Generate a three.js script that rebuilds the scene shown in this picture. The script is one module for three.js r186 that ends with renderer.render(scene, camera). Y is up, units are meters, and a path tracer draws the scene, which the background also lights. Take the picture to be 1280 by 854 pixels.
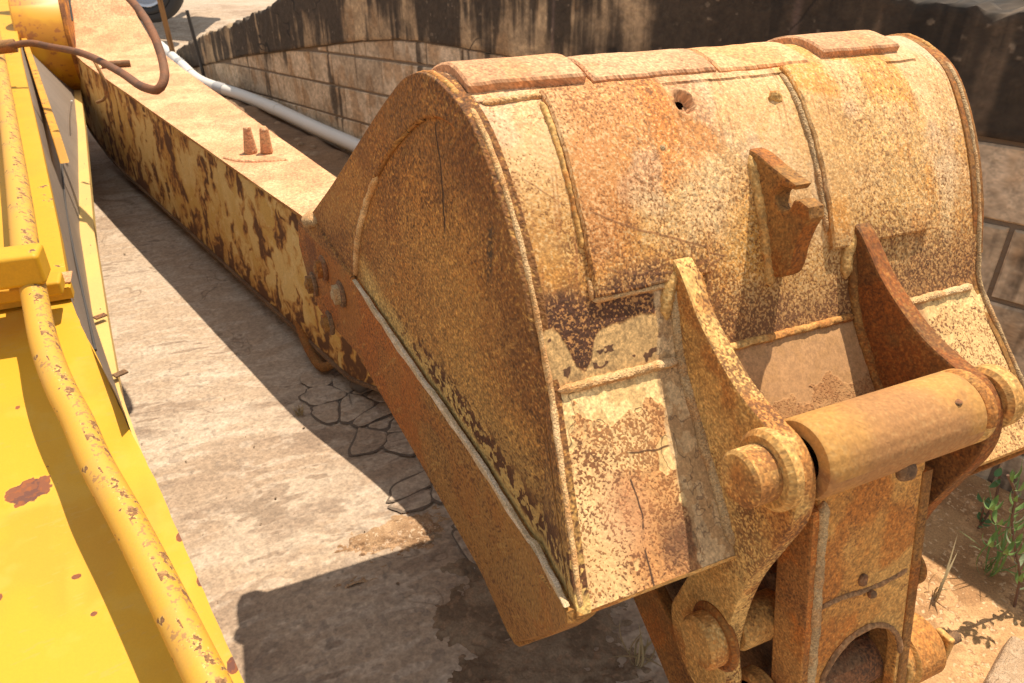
import * as THREE from 'three';
import { mergeGeometries, mergeVertices, toCreasedNormals } from 'three/addons/utils/BufferGeometryUtils.js';
import { RoundedBoxGeometry } from 'three/addons/geometries/RoundedBoxGeometry.js';

// ---------------------------------------------------------------- camera, sky, sun, exposure
const scene = new THREE.Scene();
const EYE = 1.6, YAW = 23.9026 * Math.PI / 180, PITCH = 30 * Math.PI / 180;
const camera = new THREE.PerspectiveCamera(49.56, 1024 / 683, 0.05, 600);
camera.position.set(0, EYE, 0);
camera.lookAt(Math.sin(YAW) * Math.cos(PITCH), EYE - Math.sin(PITCH), -Math.cos(YAW) * Math.cos(PITCH));
camera.focus = 1.25; camera.userData.fStop = 10;
const SUN = new THREE.Vector3(0.33, 1, -0.2).normalize();
const renderer = new THREE.WebGLRenderer({ antialias: true });
renderer.toneMapping = THREE.LinearToneMapping;
renderer.toneMappingExposure = 1.46;
renderer.shadowMap.enabled = true;
{ // hazy tropical midday sky: pale blue overhead, whitish towards the horizon, a soft glow round the sun
  const W = 256, H = 128, D = new Float32Array(W * H * 4), d = new THREE.Vector3();
  for (let j = 0; j < H; j++) for (let i = 0; i < W; i++) {
    const el = ((j + 0.5) / H - 0.5) * Math.PI, az = ((i + 0.5) / W - 0.5) * 2 * Math.PI;
    d.set(Math.cos(el) * Math.cos(az), Math.sin(el), Math.cos(el) * Math.sin(az));
    const up = Math.max(0, d.y), t = Math.pow(1 - up, 2.2), g = Math.exp((d.dot(SUN) - 1) * 9), k = (j * W + i) * 4;
    const c = [0.42 + 0.19 * t + 0.36 * g, 0.455 + 0.15 * t + 0.33 * g, 0.51 + 0.08 * t + 0.28 * g];
    const m = d.y < 0 ? Math.exp(d.y * 12) : 1; for (let q = 0; q < 3; q++) D[k + q] = c[q] * (0.45 + 0.55 * m); D[k + 3] = 1;
  }
  const t = new THREE.DataTexture(D, W, H, THREE.RGBAFormat, THREE.FloatType); t.mapping = THREE.EquirectangularReflectionMapping; t.magFilter = t.minFilter = THREE.LinearFilter; t.wrapS = THREE.RepeatWrapping; t.needsUpdate = true;
  scene.background = t; scene.environment = t;
}
const sun = new THREE.DirectionalLight(0xfff0da, 4.8);
sun.position.copy(SUN).multiplyScalar(30); sun.target.position.set(0, 0, -2);
sun.castShadow = true; sun.shadow.radius = 1;
sun.shadow.mapSize.set(4096, 4096);
Object.assign(sun.shadow.camera, { left: -12, right: 12, top: 12, bottom: -12, near: 1, far: 80 });
scene.add(sun, sun.target);

// ---------------------------------------------------------------- noise
const clamp = (x, a = 0, b = 1) => x < a ? a : x > b ? b : x;
const sst = (a, b, x) => { const t = clamp((x - a) / (b - a)); return t * t * (3 - 2 * t); };
const lerp = (a, b, t) => a + (b - a) * t;
function hsh(x, y, s) { let h = Math.imul(x, 374761393) + Math.imul(y, 668265263) + Math.imul(s, 1274126177); h = Math.imul(h ^ (h >>> 13), 1274126177); return ((h ^ (h >>> 16)) >>> 0) / 4294967296; }
function vn(x, y, s, px = 0, py = px) {
  const ix = Math.floor(x), iy = Math.floor(y), fx = x - ix, fy = y - iy;
  let x0 = ix, x1 = ix + 1, y0 = iy, y1 = iy + 1;
  if (px) { x0 = ((x0 % px) + px) % px; x1 = ((x1 % px) + px) % px; }
  if (py) { y0 = ((y0 % py) + py) % py; y1 = ((y1 % py) + py) % py; }
  const u = fx * fx * (3 - 2 * fx), v = fy * fy * (3 - 2 * fy);
  const a = hsh(x0, y0, s), b = hsh(x1, y0, s), c = hsh(x0, y1, s), d = hsh(x1, y1, s);
  return a + (b - a) * u + (c - a) * v + (a - b - c + d) * u * v;
}
function fbm(x, y, o, s, px = 0, py = px) {
  let t = 0, a = 0.5, n = 0;
  for (let i = 0; i < o; i++) { t += a * vn(x, y, s + i * 17, px, py); n += a; x *= 2; y *= 2; px *= 2; py *= 2; a *= 0.5; }
  return t / n;
}
function rng(seed) { let a = seed >>> 0; return () => { a = (a + 0x6D2B79F5) >>> 0; let t = Math.imul(a ^ (a >>> 15), 1 | a); t = (t + Math.imul(t ^ (t >>> 7), 61 | t)) ^ t; return ((t ^ (t >>> 14)) >>> 0) / 4294967296; }; }

// ---------------------------------------------------------------- texture baking
// fn(u, v, o): o.c = [r,g,b] 0-255 sRGB albedo, o.h = 0..1 height, o.r = roughness
function bake(w, h, fn, wrap = true) {
  let r0 = -1, vary = false; const C = new Uint8Array(w * h * 4), B = new Uint8Array(w * h * 4), R = new Uint8Array(w * h * 4), o = { c: [0, 0, 0], h: 0.5, r: 0.9 };
  for (let j = 0; j < h; j++) for (let i = 0; i < w; i++) {
    fn((i + 0.5) / w, (j + 0.5) / h, o);
    const k = (j * w + i) * 4, d = hsh(i, j, 99) - 0.5;
    C[k] = clamp(o.c[0] + d, 0, 255); C[k + 1] = clamp(o.c[1] + d, 0, 255); C[k + 2] = clamp(o.c[2] + d, 0, 255); C[k + 3] = 255;
    const b = clamp(o.h) * 255; B[k] = B[k + 1] = B[k + 2] = b; B[k + 3] = 255;
    const r = clamp(o.r) * 255; if (r0 < 0) r0 = r; else if (r !== r0) vary = true; R[k] = R[k + 1] = R[k + 2] = r; R[k + 3] = 255;
  }
  const mk = (d, srgb) => {
    const t = new THREE.DataTexture(d, w, h, THREE.RGBAFormat);
    t.magFilter = THREE.LinearFilter; t.minFilter = THREE.LinearMipmapLinearFilter; t.generateMipmaps = true;
    t.wrapS = t.wrapT = wrap ? THREE.RepeatWrapping : THREE.ClampToEdgeWrapping;
    if (srgb) t.colorSpace = THREE.SRGBColorSpace;
    t.needsUpdate = true; return t;
  };
  return { map: mk(C, true), bump: mk(B), rough: vary ? mk(R) : null, r: r0 / 255 };
}
function mat(t, bumpScale = 0.002, tile = [1, 1], extra = {}) {
  const p = { map: t.map, bumpMap: t.bump, bumpScale, roughnessMap: t.rough, roughness: t.rough ? 1 : t.r, metalness: 0, ...extra };
  if (tile[0] !== 1 || tile[1] !== 1) for (const k of ['map', 'bumpMap', 'roughnessMap']) { if (!p[k]) continue; p[k] = p[k].clone(); p[k].repeat.set(1 / tile[0], 1 / tile[1]); p[k].needsUpdate = true; }
  return new THREE.MeshStandardMaterial(p);
}
const mix3 = (c, d, t) => { c[0] += (d[0] - c[0]) * t; c[1] += (d[1] - c[1]) * t; c[2] += (d[2] - c[2]) * t; };
const mul3 = (c, k) => { c[0] *= k; c[1] *= k; c[2] *= k; };
const set3 = (c, d) => { c[0] = d[0]; c[1] = d[1]; c[2] = d[2]; };

// generic rusty, dusty steel; 0.5 m tile
function rustTex(seed, P) {
  const { base, alt, warm, dark, light, warmAt = 0.56, darkAt = 0.62, lightAt = 0.66, grain = 0.27, size = 768, streak = 0, sf = 190, dkA = 0.55, ltA = 0.4, clW = 0.4 } = P;
  return bake(size, size, (u, v, o) => {
    const a = fbm(u * 4, v * 4, 4, seed, 4), b = fbm(u * 7, v * 7, 4, seed + 50, 7);
    const wx = fbm(u * 16, v * 16, 2, seed + 70, 16) - 0.5, wy = fbm(u * 16, v * 16, 2, seed + 90, 16) - 0.5;
    const sp = fbm(u * sf + wx * 2, v * sf + wy * 2, 2, seed + 110, sf);
    const g = vn(u * 256, v * 256, seed + 130, 256), g2 = vn(u * 128, v * 128, seed + 140, 128);
    const cl = fbm(u * 5, v * 5, 3, seed + 150, 5);
    const c = o.c; set3(c, base);
    mix3(c, alt, sst(0.38, 0.62, a));
    mix3(c, warm, 0.8 * sst(warmAt - 0.06, warmAt + 0.1, b));
    if (streak) mix3(c, dark, streak * sst(0.55, 0.75, fbm(u * 30, v * 4, 3, seed + 210, 30, 4)));
    const dk = sst(darkAt - 0.02, darkAt + 0.07, sp * (1 - clW) + cl * clW);
    const msk = 0.3 + 0.7 * sst(0.4, 0.6, fbm(u * 3 + 0.3, v * 3, 3, seed + 230, 3)); mix3(c, dark, dkA * dk * msk);
    const lt = sst(lightAt - 0.04, lightAt + 0.06, 1 - sp * 0.65 - cl * 0.35 + 0.03);
    mix3(c, light, ltA * lt * (1.25 - 0.6 * msk));
    mul3(c, 1 + grain * (g + g2 - 1));
    o.h = 0.5 + 0.35 * (g2 - 0.5) + 0.2 * (g - 0.5) + 0.25 * (b - 0.5) + 0.15 * (sp - 0.5) - 0.15 * dk;
    o.r = 0.88;
  });
}
const T = {};
T.ochre = rustTex(11, { base: [188, 142, 84], alt: [178, 126, 68], warm: [168, 104, 48], dark: [104, 64, 32], light: [212, 178, 124] });
T.brown = rustTex(29, { base: [160, 112, 58], alt: [144, 96, 48], warm: [164, 96, 36], dark: [92, 54, 26], light: [196, 152, 88], darkAt: 0.6 });
T.pink = rustTex(41, { base: [190, 146, 110], alt: [180, 132, 96], warm: [186, 130, 88], dark: [140, 96, 64], light: [206, 172, 134], warmAt: 0.54, darkAt: 0.66 });
T.speck = rustTex(57, { base: [198, 154, 94], alt: [186, 138, 78], warm: [164, 104, 50], dark: [92, 52, 26], light: [214, 178, 120], darkAt: 0.54, sf: 210, dkA: 0.8, clW: 0.52 });
T.tube = rustTex(59, { base: [158, 110, 68], alt: [176, 126, 68], warm: [140, 92, 58], dark: [104, 72, 50], light: [184, 146, 100], darkAt: 0.62, warmAt: 0.58, sf: 150, dkA: 0.35, ltA: 0.25, grain: 0.1 });
T.grime = rustTex(63, { base: [124, 94, 64], alt: [108, 80, 54], warm: [124, 78, 46], dark: [62, 48, 38], light: [156, 128, 98] });
T.weld = rustTex(71, { base: [178, 150, 108], alt: [162, 132, 92], warm: [170, 128, 82], dark: [104, 82, 58], light: [206, 186, 150], darkAt: 0.66, size: 512 });
T.cream = rustTex(77, { base: [206, 172, 126], alt: [194, 156, 106], warm: [182, 132, 80], dark: [116, 78, 44], light: [222, 200, 152], darkAt: 0.66, size: 512 });
const tile5 = [0.5, 0.5];
const M = {};
M.ochre = mat(T.ochre, 0.0016, tile5); M.brown = mat(T.brown, 0.0014, tile5); M.pink = mat(T.pink, 0.002, tile5);
M.speck = mat(T.speck, 0.002, tile5); M.grime = mat(T.grime, 0.0025, tile5); M.weld = mat(T.weld, 0.003, [0.25, 0.25]); M.cream = mat(T.cream, 0.003, [0.25, 0.25]);
M.tube = mat(T.tube, 0.0009, [0.6, 0.6]);

// ---------------------------------------------------------------- helpers
const names = {};
function nm(n) { if (!(n in names)) { names[n] = 0; return n; } names[n]++; return n + '_' + String(names[n]).padStart(3, '0'); }
function shade(m) { m.castShadow = true; m.receiveShadow = true; return m; }
function group(name, label, category, pos = [0, 0, 0], turn = 0, grp) {
  const g = new THREE.Group(); g.name = nm(name); g.position.set(...pos); g.rotation.y = turn; g.userData = { label, category };
  if (grp) g.userData.group = grp; scene.add(g); return g;
}
function part(name, geo, m, parent, label) {
  const o = shade(new THREE.Mesh(geo, m)); o.name = parent ? name : nm(name); if (label) o.userData.label = label; (parent || scene).add(o); return o;
}
function struct(name, geo, m, label) { const o = part(name, geo, m, null); o.userData.kind = 'structure'; if (label) o.userData.label = label; return o; }
function clean(g) { const r = g.index ? g.toNonIndexed() : g; for (const k of Object.keys(r.attributes)) if (!['position', 'normal', 'uv'].includes(k)) r.deleteAttribute(k); return r; }
function merge(list) { return list.length === 1 ? list[0] : mergeGeometries(list.map(clean), false); }
// uv in metres by the dominant axis of each face
function boxUV(g0, ox = 0, oy = 0) {
  const g = clean(g0), p = g.attributes.position, n = p.count, uv = new Float32Array(n * 2);
  const a = new THREE.Vector3(), b = new THREE.Vector3(), c = new THREE.Vector3(), N = new THREE.Vector3();
  for (let i = 0; i < n; i += 3) {
    a.fromBufferAttribute(p, i); b.fromBufferAttribute(p, i + 1); c.fromBufferAttribute(p, i + 2);
    N.subVectors(b, a).cross(c.clone().sub(a)); const x = Math.abs(N.x), y = Math.abs(N.y), z = Math.abs(N.z);
    [a, b, c].forEach((q, k) => {
      const j = (i + k) * 2;
      if (x >= y && x >= z) { uv[j] = q.z; uv[j + 1] = q.y; } else if (y >= z) { uv[j] = q.x; uv[j + 1] = q.z; } else { uv[j] = q.x; uv[j + 1] = q.y; }
      uv[j] += ox; uv[j + 1] += oy;
    });
  }
  g.setAttribute('uv', new THREE.BufferAttribute(uv, 2)); return g;
}
// plate in the z-y plane, from x0 to x1; pts [z, y]
function plateZY(pts, x0, x1, bev = 0.003, holes = []) {
  const v = q => new THREE.Vector2(-q[0], q[1]);
  const s = new THREE.Shape(pts.map(v)); for (const h of holes) s.holes.push(new THREE.Path(h.map(v)));
  const g = new THREE.ExtrudeGeometry(s, { depth: Math.abs(x1 - x0) - 2 * bev, bevelEnabled: bev > 0, bevelThickness: bev, bevelSize: bev, bevelOffset: -bev, bevelSegments: 2, steps: 1 });
  g.rotateY(Math.PI / 2); g.translate(Math.min(x0, x1) + bev, 0, 0); return g;
}
function smoothPts(pts, n, closed = false) { const c = new THREE.CatmullRomCurve3(pts.map(p => new THREE.Vector3(p[0], p[1], 0)), closed, 'centripetal'); return c.getPoints(n).map(v => [v.x, v.y]); }
function curve3(pts, tension) { return new THREE.CatmullRomCurve3(pts.map(p => new THREE.Vector3(...p)), false, 'centripetal'); }
function tube(pts, r, seg = 40, rad = 12, caps = true) {
  const cv = curve3(pts), g = clean(new THREE.TubeGeometry(cv, seg, r, rad, false)), L = cv.getLength();
  const uv = g.attributes.uv; for (let i = 0; i < uv.count; i++) uv.setXY(i, uv.getX(i) * L, uv.getY(i) * 2 * Math.PI * r);
  if (!caps) return g;
  const out = [g];
  for (const [t, s] of [[0, -1], [1, 1]]) { const c = new THREE.CircleGeometry(r, rad); c.lookAt(cv.getTangent(t).multiplyScalar(s)); const q = cv.getPoint(t); c.translate(q.x, q.y, q.z); out.push(clean(c)); }
  return merge(out);
}
// irregular weld bead along a line
function bead(pts, r, seed, scallop = 0.25, per = 220) {
  const cv = curve3(pts), L = cv.getLength(), seg = Math.max(12, Math.round(L * per)), g = new THREE.TubeGeometry(cv, seg, r, 9, false);
  const p = g.attributes.position, q = new THREE.Vector3(), c = new THREE.Vector3(), uv = g.attributes.uv;
  for (let i = 0; i < p.count; i++) {
    const k = Math.floor(i / 10), t = k / seg; cv.getPoint(Math.min(1, t), c); q.fromBufferAttribute(p, i).sub(c);
    const e = Math.sqrt(clamp(0.02 + Math.min(t, 1 - t) * L / (r * 1.6)));
    const n = fbm(t * L * 60, (i % 10 === 9 ? 0 : i % 10) * 0.6, 2, seed);
    q.multiplyScalar((0.75 + 0.6 * n + scallop * (Math.sin(t * L * 420 + n * 3) * 0.5)) * e); q.add(c); p.setXYZ(i, q.x, q.y, q.z);
    uv.setXY(i, uv.getX(i) * L, uv.getY(i) * r * 6.3);
  }
  g.computeVertexNormals(); return clean(g);
}
// solid of revolution about the x axis; prof [[x, r], ...]
function turnX(prof, y, z, seg = 48) {
  const g = new THREE.LatheGeometry(prof.map(q => new THREE.Vector2(Math.max(q[1], 1e-4), q[0])), seg);
  const uv = g.attributes.uv, R = Math.max(...prof.map(q => q[1])); let L = 0; const cum = [0];
  for (let i = 1; i < prof.length; i++) { L += Math.hypot(prof[i][0] - prof[i - 1][0], prof[i][1] - prof[i - 1][1]); cum.push(L); }
  for (let i = 0; i < uv.count; i++) uv.setXY(i, uv.getX(i) * 2 * Math.PI * R, cum[i % prof.length]);
  g.rotateZ(-Math.PI / 2); g.translate(0, y, z); const o = toCreasedNormals(clean(g), 0.7); return prof[0][1] === 0 || prof[prof.length - 1][1] === 0 ? boxUV(o, prof[0][0] * 3, y) : o;
}
const capProf = (x0, x1, r, c = 0.004) => [[x0, 0], [x0, r - c], [x0 + c, r], [x1 - c, r], [x1, r - c], [x1, 0]];
function rough(g, amp, freq, seed) {           // displaces a mesh along its normals by noise in space
  const m = mergeVertices(g.clone().deleteAttribute('uv').deleteAttribute('normal'), 1e-5); m.computeVertexNormals();
  const p = m.attributes.position, n = m.attributes.normal;
  for (let i = 0; i < p.count; i++) { const x = p.getX(i), y = p.getY(i), z = p.getZ(i); const d = amp * (fbm(x * freq + z * freq * 0.7, y * freq - z * freq * 0.4, 3, seed) - 0.5) * 2; p.setXYZ(i, x + n.getX(i) * d, y + n.getY(i) * d, z + n.getZ(i) * d); }
  m.computeVertexNormals(); return boxUV(m);
}
function grid(nu, nv, fn) {                     // fn(u, v) -> [x, y, z, s, t]
  const P = [], U = [], I = [];
  for (let j = 0; j <= nv; j++) for (let i = 0; i <= nu; i++) { const q = fn(i / nu, j / nv); P.push(q[0], q[1], q[2]); U.push(q[3], q[4]); }
  for (let j = 0; j < nv; j++) for (let i = 0; i < nu; i++) { const a = j * (nu + 1) + i, b = a + 1, c = a + nu + 1, d = c + 1; I.push(a, b, d, a, d, c); }
  const g = new THREE.BufferGeometry(); g.setAttribute('position', new THREE.Float32BufferAttribute(P, 3)); g.setAttribute('uv', new THREE.Float32BufferAttribute(U, 2)); g.setIndex(I); g.computeVertexNormals(); return g;
}
function polyline(tab, x) { if (x <= tab[0][0]) return tab[0][1]; for (let i = 1; i < tab.length; i++) if (x <= tab[i][0]) return lerp(tab[i - 1][1], tab[i][1], (x - tab[i - 1][0]) / (tab[i][0] - tab[i - 1][0])); return tab[tab.length - 1][1]; }

// ---------------------------------------------------------------- setting: ground, cracked slabs, wall, upper ground
const gh = (x, z) => 0.32 * sst(-11.2, -14, z);                  // the yard rises towards the road
T.ground = bake(2048, 2048, (u, v, o) => {                        // 4 m tile of dusty trodden earth over worn concrete
  const wx = fbm(u * 10, v * 10, 3, 231, 10) - 0.5, wz = fbm(u * 10, v * 10, 3, 235, 10) - 0.5;
  const a = fbm(u * 5, v * 7, 5, 201, 5, 7), b = fbm(u * 9, v * 22, 5, 211, 9, 22), st = fbm(u * 14 + wx, v * 60 + wz * 3, 4, 221, 14, 60), st2 = fbm(u * 50 + wx * 3, v * 130 + wz * 4, 3, 225, 50, 130);
  const g = vn(u * 1024, v * 1024, 241, 1024), g2 = fbm(u * 380, v * 420, 2, 251, 380, 420);
  const c = o.c; set3(c, [166, 140, 112]);
  mix3(c, [150, 124, 98], 0.7 * sst(0.46, 0.62, a));
  mix3(c, [178, 156, 130], 0.6 * sst(0.48, 0.64, b));
  mix3(c, [130, 106, 84], 0.55 * sst(0.53, 0.66, st) * sst(0.4, 0.6, a));
  mix3(c, [190, 168, 142], 0.45 * sst(0.52, 0.66, st2));
  const dk = sst(0.60, 0.68, st2 * 0.6 + b * 0.4) * sst(0.44, 0.56, fbm(u * 12, v * 16, 3, 261, 12, 16)); mix3(c, [118, 94, 72], 0.6 * dk);
  const r1 = Math.abs(fbm(u * 9 + wx * 2, v * 14 + wz * 2, 4, 271, 9, 14) - 0.5), gate = sst(0.5, 0.6, fbm(u * 6, v * 8, 2, 281, 6, 8)), cr = (1 - sst(0.001, 0.006 + 0.01 * st2, r1)) * gate;
  mix3(c, [112, 90, 68], 0.5 * cr);
  const peb = sst(0.76, 0.82, vn(u * 190, v * 190, 291, 190)) * sst(0.5, 0.62, fbm(u * 8, v * 8, 3, 301, 8)); mix3(c, [136, 116, 96], 0.5 * peb);
  mul3(c, 1 + 0.14 * (g - 0.5) + 0.26 * (g2 - 0.5));
  o.h = 0.45 + 0.3 * (g2 - 0.5) + 0.1 * (g - 0.5) + 0.35 * (st - 0.5) + 0.25 * (st2 - 0.5) - 0.2 * cr + 0.15 * peb - 0.12 * dk; o.r = 0.95;
});
M.ground = mat(T.ground, 0.008, [4, 4], { color: new THREE.Color(0.98, 1.06, 1.20) });
{
  // one sheet to the horizon: a fine middle, coarse skirts
  const xs = [], zs = [];
  for (const e of [-300, -120, -50, -25, -14, -8, -5]) xs.push(e); for (let i = -60; i <= 70; i++) xs.push(i * 0.05 - 0.0);
  for (const e of [5, 8, 14, 25, 50, 120, 300]) xs.push(e);
  for (const e of [-300, -120, -60, -35, -24, -19, -16.5]) zs.push(e); for (let i = -150; i <= -50; i += 5) zs.push(i * 0.1); for (let i = -98; i <= 8; i++) zs.push(i * 0.05); for (const e of [1, 2.5, 6, 14, 40, 120, 300]) zs.push(e);
  const g = grid(xs.length - 1, zs.length - 1, (u, v) => {
    const x = xs[Math.round(u * (xs.length - 1))], z = zs[Math.round((1 - v) * (zs.length - 1))];
    const near = Math.abs(x) < 4 && z > -6 && z < 0.5 ? 1 : 0;
    return [x, gh(x, z) + near * (0.006 * (fbm(x * 3 + 9, z * 3, 3, 7) - 0.5) - 0.001), z, x + 0.7, z + 0.3];
  });
  struct('ground', g, M.ground, 'dusty beige yard ground of trodden earth and worn concrete');
}
// cracked slabs in the shade between beam and bucket: irregular cells, each a piece of its own
{
  const R = rng(77), seeds = [];
  const inside = (x, z) => { const e = 0.10 * (fbm(x * 9, z * 9, 2, 71) - 0.5), L0 = 0.12 + 0.297 * (z + 2.85); return z > -2.6 && z < -1.4 && x > L0 + 0.01 + e && x < L0 + 0.5 + e; };
  for (let j = 0; j < 30; j++) for (let i = 0; i < 8; i++) seeds.push([-0.2 + (i + 0.5 * (j % 2) + 1.0 * (R() - 0.5)) * 0.19, -2.9 + (j + 1.0 * (R() - 0.5)) * 0.066]);
  const cut = (poly, nx, nz, d) => { const o = []; for (let i = 0; i < poly.length; i++) { const a = poly[i], b = poly[(i + 1) % poly.length], da = a[0] * nx + a[1] * nz - d, db = b[0] * nx + b[1] * nz - d; if (da <= 0) o.push(a); if (da * db < 0) { const t = da / (da - db); o.push([a[0] + (b[0] - a[0]) * t, a[1] + (b[1] - a[1]) * t]); } } return o; };
  const slabTex = M.ground, host = new THREE.Group(); host.name = 'cracked_paving'; host.userData = { kind: 'structure', label: 'cracked slabs of dried ground with dark moist gaps' }; scene.add(host);
  M.soil = new THREE.MeshStandardMaterial({ color: new THREE.Color(0.14, 0.105, 0.078), roughness: 0.95, bumpMap: M.ground.bumpMap, bumpScale: 0.01 });
  const soils = []; 
  for (const s of seeds) {
    if (!inside(s[0], s[1])) continue;
    let poly = [[s[0] - .4, s[1] - .3], [s[0] + .4, s[1] - .3], [s[0] + .4, s[1] + .3], [s[0] - .4, s[1] + .3]], inner;
    const near = seeds.filter(t => t !== s && Math.abs(t[0] - s[0]) < .5 && Math.abs(t[1] - s[1]) < .35);
    for (const t of near) { const dx = t[0] - s[0], dz = t[1] - s[1], L = Math.hypot(dx, dz); poly = cut(poly, dx / L, dz / L, (t[0] * t[0] + t[1] * t[1] - s[0] * s[0] - s[1] * s[1]) / 2 / L); }
    const L1 = 0.12 + 0.297 * (s[1] + 2.85), ed = clamp(Math.min((s[0] - L1 + 0.12) / 0.2, (L1 + 0.56 - s[0]) / 0.2, (s[1] + 2.62) / 0.3, (-1.38 - s[1]) / 0.3)), gap = 0.0010 + ed * (0.002 + 0.007 * R() * R() * R());
    inner = poly; for (const t of near) { const dx = t[0] - s[0], dz = t[1] - s[1], L = Math.hypot(dx, dz); inner = cut(inner, dx / L, dz / L, (t[0] * t[0] + t[1] * t[1] - s[0] * s[0] - s[1] * s[1]) / 2 / L - gap); }
    if (inner.length < 3 || poly.length < 3) continue;
    const flat = (pp, y) => { const sh = new THREE.Shape(pp.map(q => new THREE.Vector2(q[0], -q[1]))); const g = new THREE.ShapeGeometry(sh); g.rotateX(-Math.PI / 2); g.translate(0, y, 0); return boxUV(g); };
    
    // rounded, uneven outline
    const pts = []; const n = inner.length;
    for (let i = 0; i < n; i++) { const a = inner[i], b = inner[(i + 1) % n]; for (const t of [0.18, 0.5, 0.82]) { const el = Math.hypot(b[0] - a[0], b[1] - a[1]), w = 0.16 * Math.min(0.07, el) * (R() - 0.5); pts.push([lerp(a[0], b[0], t) + w, lerp(a[1], b[1], t) + 0.6 * w]); } }
    const sh = new THREE.Shape(smoothPts(pts, pts.length * 2, true).slice(0, -1).map(q => new THREE.Vector2(q[0], -q[1])));
    const g = new THREE.ExtrudeGeometry(sh, { depth: 0.0005 + 0.001 * R(), bevelEnabled: true, bevelThickness: 0.002, bevelSize: 0.005, bevelOffset: -0.005, bevelSegments: 1 });
    g.rotateX(-Math.PI / 2); g.translate(0, 0.0062, 0); const cx = s[0], cz = s[1], G = ed > 0.15 ? gap + 0.006 : 0.002, so = new THREE.Shape(smoothPts(pts.map(q => { const L = Math.hypot(q[0] - cx, q[1] - cz); const GG = G * (0.35 + 1.3 * vn(q[0] * 40, q[1] * 40, 79)); return [q[0] + (q[0] - cx) / L * GG, q[1] + (q[1] - cz) / L * GG]; }), pts.length * 2, true).slice(0, -1).map(q => new THREE.Vector2(q[0], -q[1]))), sg = new THREE.ShapeGeometry(so); sg.rotateX(-Math.PI / 2); sg.translate(0, 0.0046 + 0.00004 * soils.length, 0); soils.push(boxUV(sg));
    part('slab', boxUV(g, 0.7, 0.3), slabTex, host);
  }
  const so = part('crack_soil', merge(soils), M.soil, host); so.userData.kind = 'stuff';
}
// retaining wall -------------------------------------------------
const WX = z => 2.06 + 0.215 * (z + 1.57), WL = Math.hypot(1, 0.215);
const TOP = [[-10.6, 0.1], [-10.2, 0.22], [-8.9, 0.51], [-7.8, 0.74], [-6.6, 1.04], [-5.4, 1.28], [-4.4, 1.42], [-2.0, 1.43], [-1.72, 1.388], [-1.53, 1.362], [-1.36, 1.388], [-1.2, 1.39], [0.8, 1.42]];
const LEDGE = [[-10.6, -0.1], [-7.85, 0.44], [-5.4, 0.85], [-4.8, 0.93], [-4.4, 0.955], [-1.2, 1.06], [0.8, 1.1]];
// stains of the wall: 12.4 m by 1.7 m; black algae streaks run down from the coping, thinning at uneven ends
const wallTex = (base, pale, seed, stain, plaster) => bake(2048, 384, (u, v, o) => {
  const z = -10.8 + u * 11.8, y = -0.2 + v * 1.8, top = polyline(TOP, z), m = z * 1.0;
  const a = fbm(m * 3.4, y * 5, 4, seed), b = fbm(m * 7, y * 4, 4, seed + 9), g = vn(u * 1900, v * 380, seed + 20), g2 = fbm(m * 40, y * 50, 2, seed + 25);
  const run = fbm(m * 9 + 0.5 * a, y * 1.3, 4, seed + 31), run2 = fbm(m * 30, y * 2.4, 3, seed + 41), big = fbm(m * 1.7, y * 1.4, 3, seed + 51), blot = fbm(m * 6, y * 7, 4, seed + 55);
  const c = o.c; set3(c, base); mix3(c, pale, 0.9 * sst(0.44, 0.6, a)); mix3(c, [152, 116, 80], 0.45 * sst(0.55, 0.7, b));
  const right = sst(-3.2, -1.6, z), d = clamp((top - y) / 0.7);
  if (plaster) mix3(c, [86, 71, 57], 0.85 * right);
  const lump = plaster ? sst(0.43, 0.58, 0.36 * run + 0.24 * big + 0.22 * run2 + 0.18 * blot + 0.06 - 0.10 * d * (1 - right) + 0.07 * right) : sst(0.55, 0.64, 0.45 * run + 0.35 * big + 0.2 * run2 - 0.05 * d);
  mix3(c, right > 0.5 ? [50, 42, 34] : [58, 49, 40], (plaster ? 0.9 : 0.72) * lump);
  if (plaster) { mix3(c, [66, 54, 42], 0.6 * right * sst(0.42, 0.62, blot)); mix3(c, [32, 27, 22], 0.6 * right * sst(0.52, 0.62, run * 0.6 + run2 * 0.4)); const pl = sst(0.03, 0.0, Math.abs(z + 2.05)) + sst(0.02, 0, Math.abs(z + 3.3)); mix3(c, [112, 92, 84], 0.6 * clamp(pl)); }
  const wt = sst(0.77, 0.82, fbm(m * 26, y * 30, 3, seed + 61)); mix3(c, [176, 156, 132], 0.4 * wt);
  const ck = plaster ? (1 - sst(0.003, 0.010, Math.abs(fbm(m * 1.6, y * 2.6, 4, seed + 71) - 0.5))) * sst(0.5, 0.6, big) : 0; mix3(c, [34, 28, 24], 0.8 * ck);
  mul3(c, 1 + 0.2 * (g - 0.5) + 0.34 * (g2 - 0.5));
  o.h = 0.5 + 0.35 * (g2 - 0.5) + 0.2 * (g - 0.5) + 0.25 * (a - 0.5) + 0.1 * wt - 0.25 * ck; o.r = 0.95;
}, false);
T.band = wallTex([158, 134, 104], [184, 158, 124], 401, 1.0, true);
T.block = wallTex([182, 162, 136], [200, 180, 154], 431, 0.22, false);
const wallUV = (z, y) => [(z + 10.8) / 11.8, (y + 0.2) / 1.8];
M.band = mat(T.band, 0.006); M.block = mat(T.block, 0.006);
M.mortar = new THREE.MeshStandardMaterial({ color: new THREE.Color(0.20, 0.15, 0.105), roughness: 0.95, bumpMap: M.ground.bumpMap, bumpScale: 0.01 });
M.blocks = [1, 0.86, 1.1, 0.94].map(k => { const m = M.block.clone(); m.color.setRGB(k, k * 0.98, k * 0.96); return m; });
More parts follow.
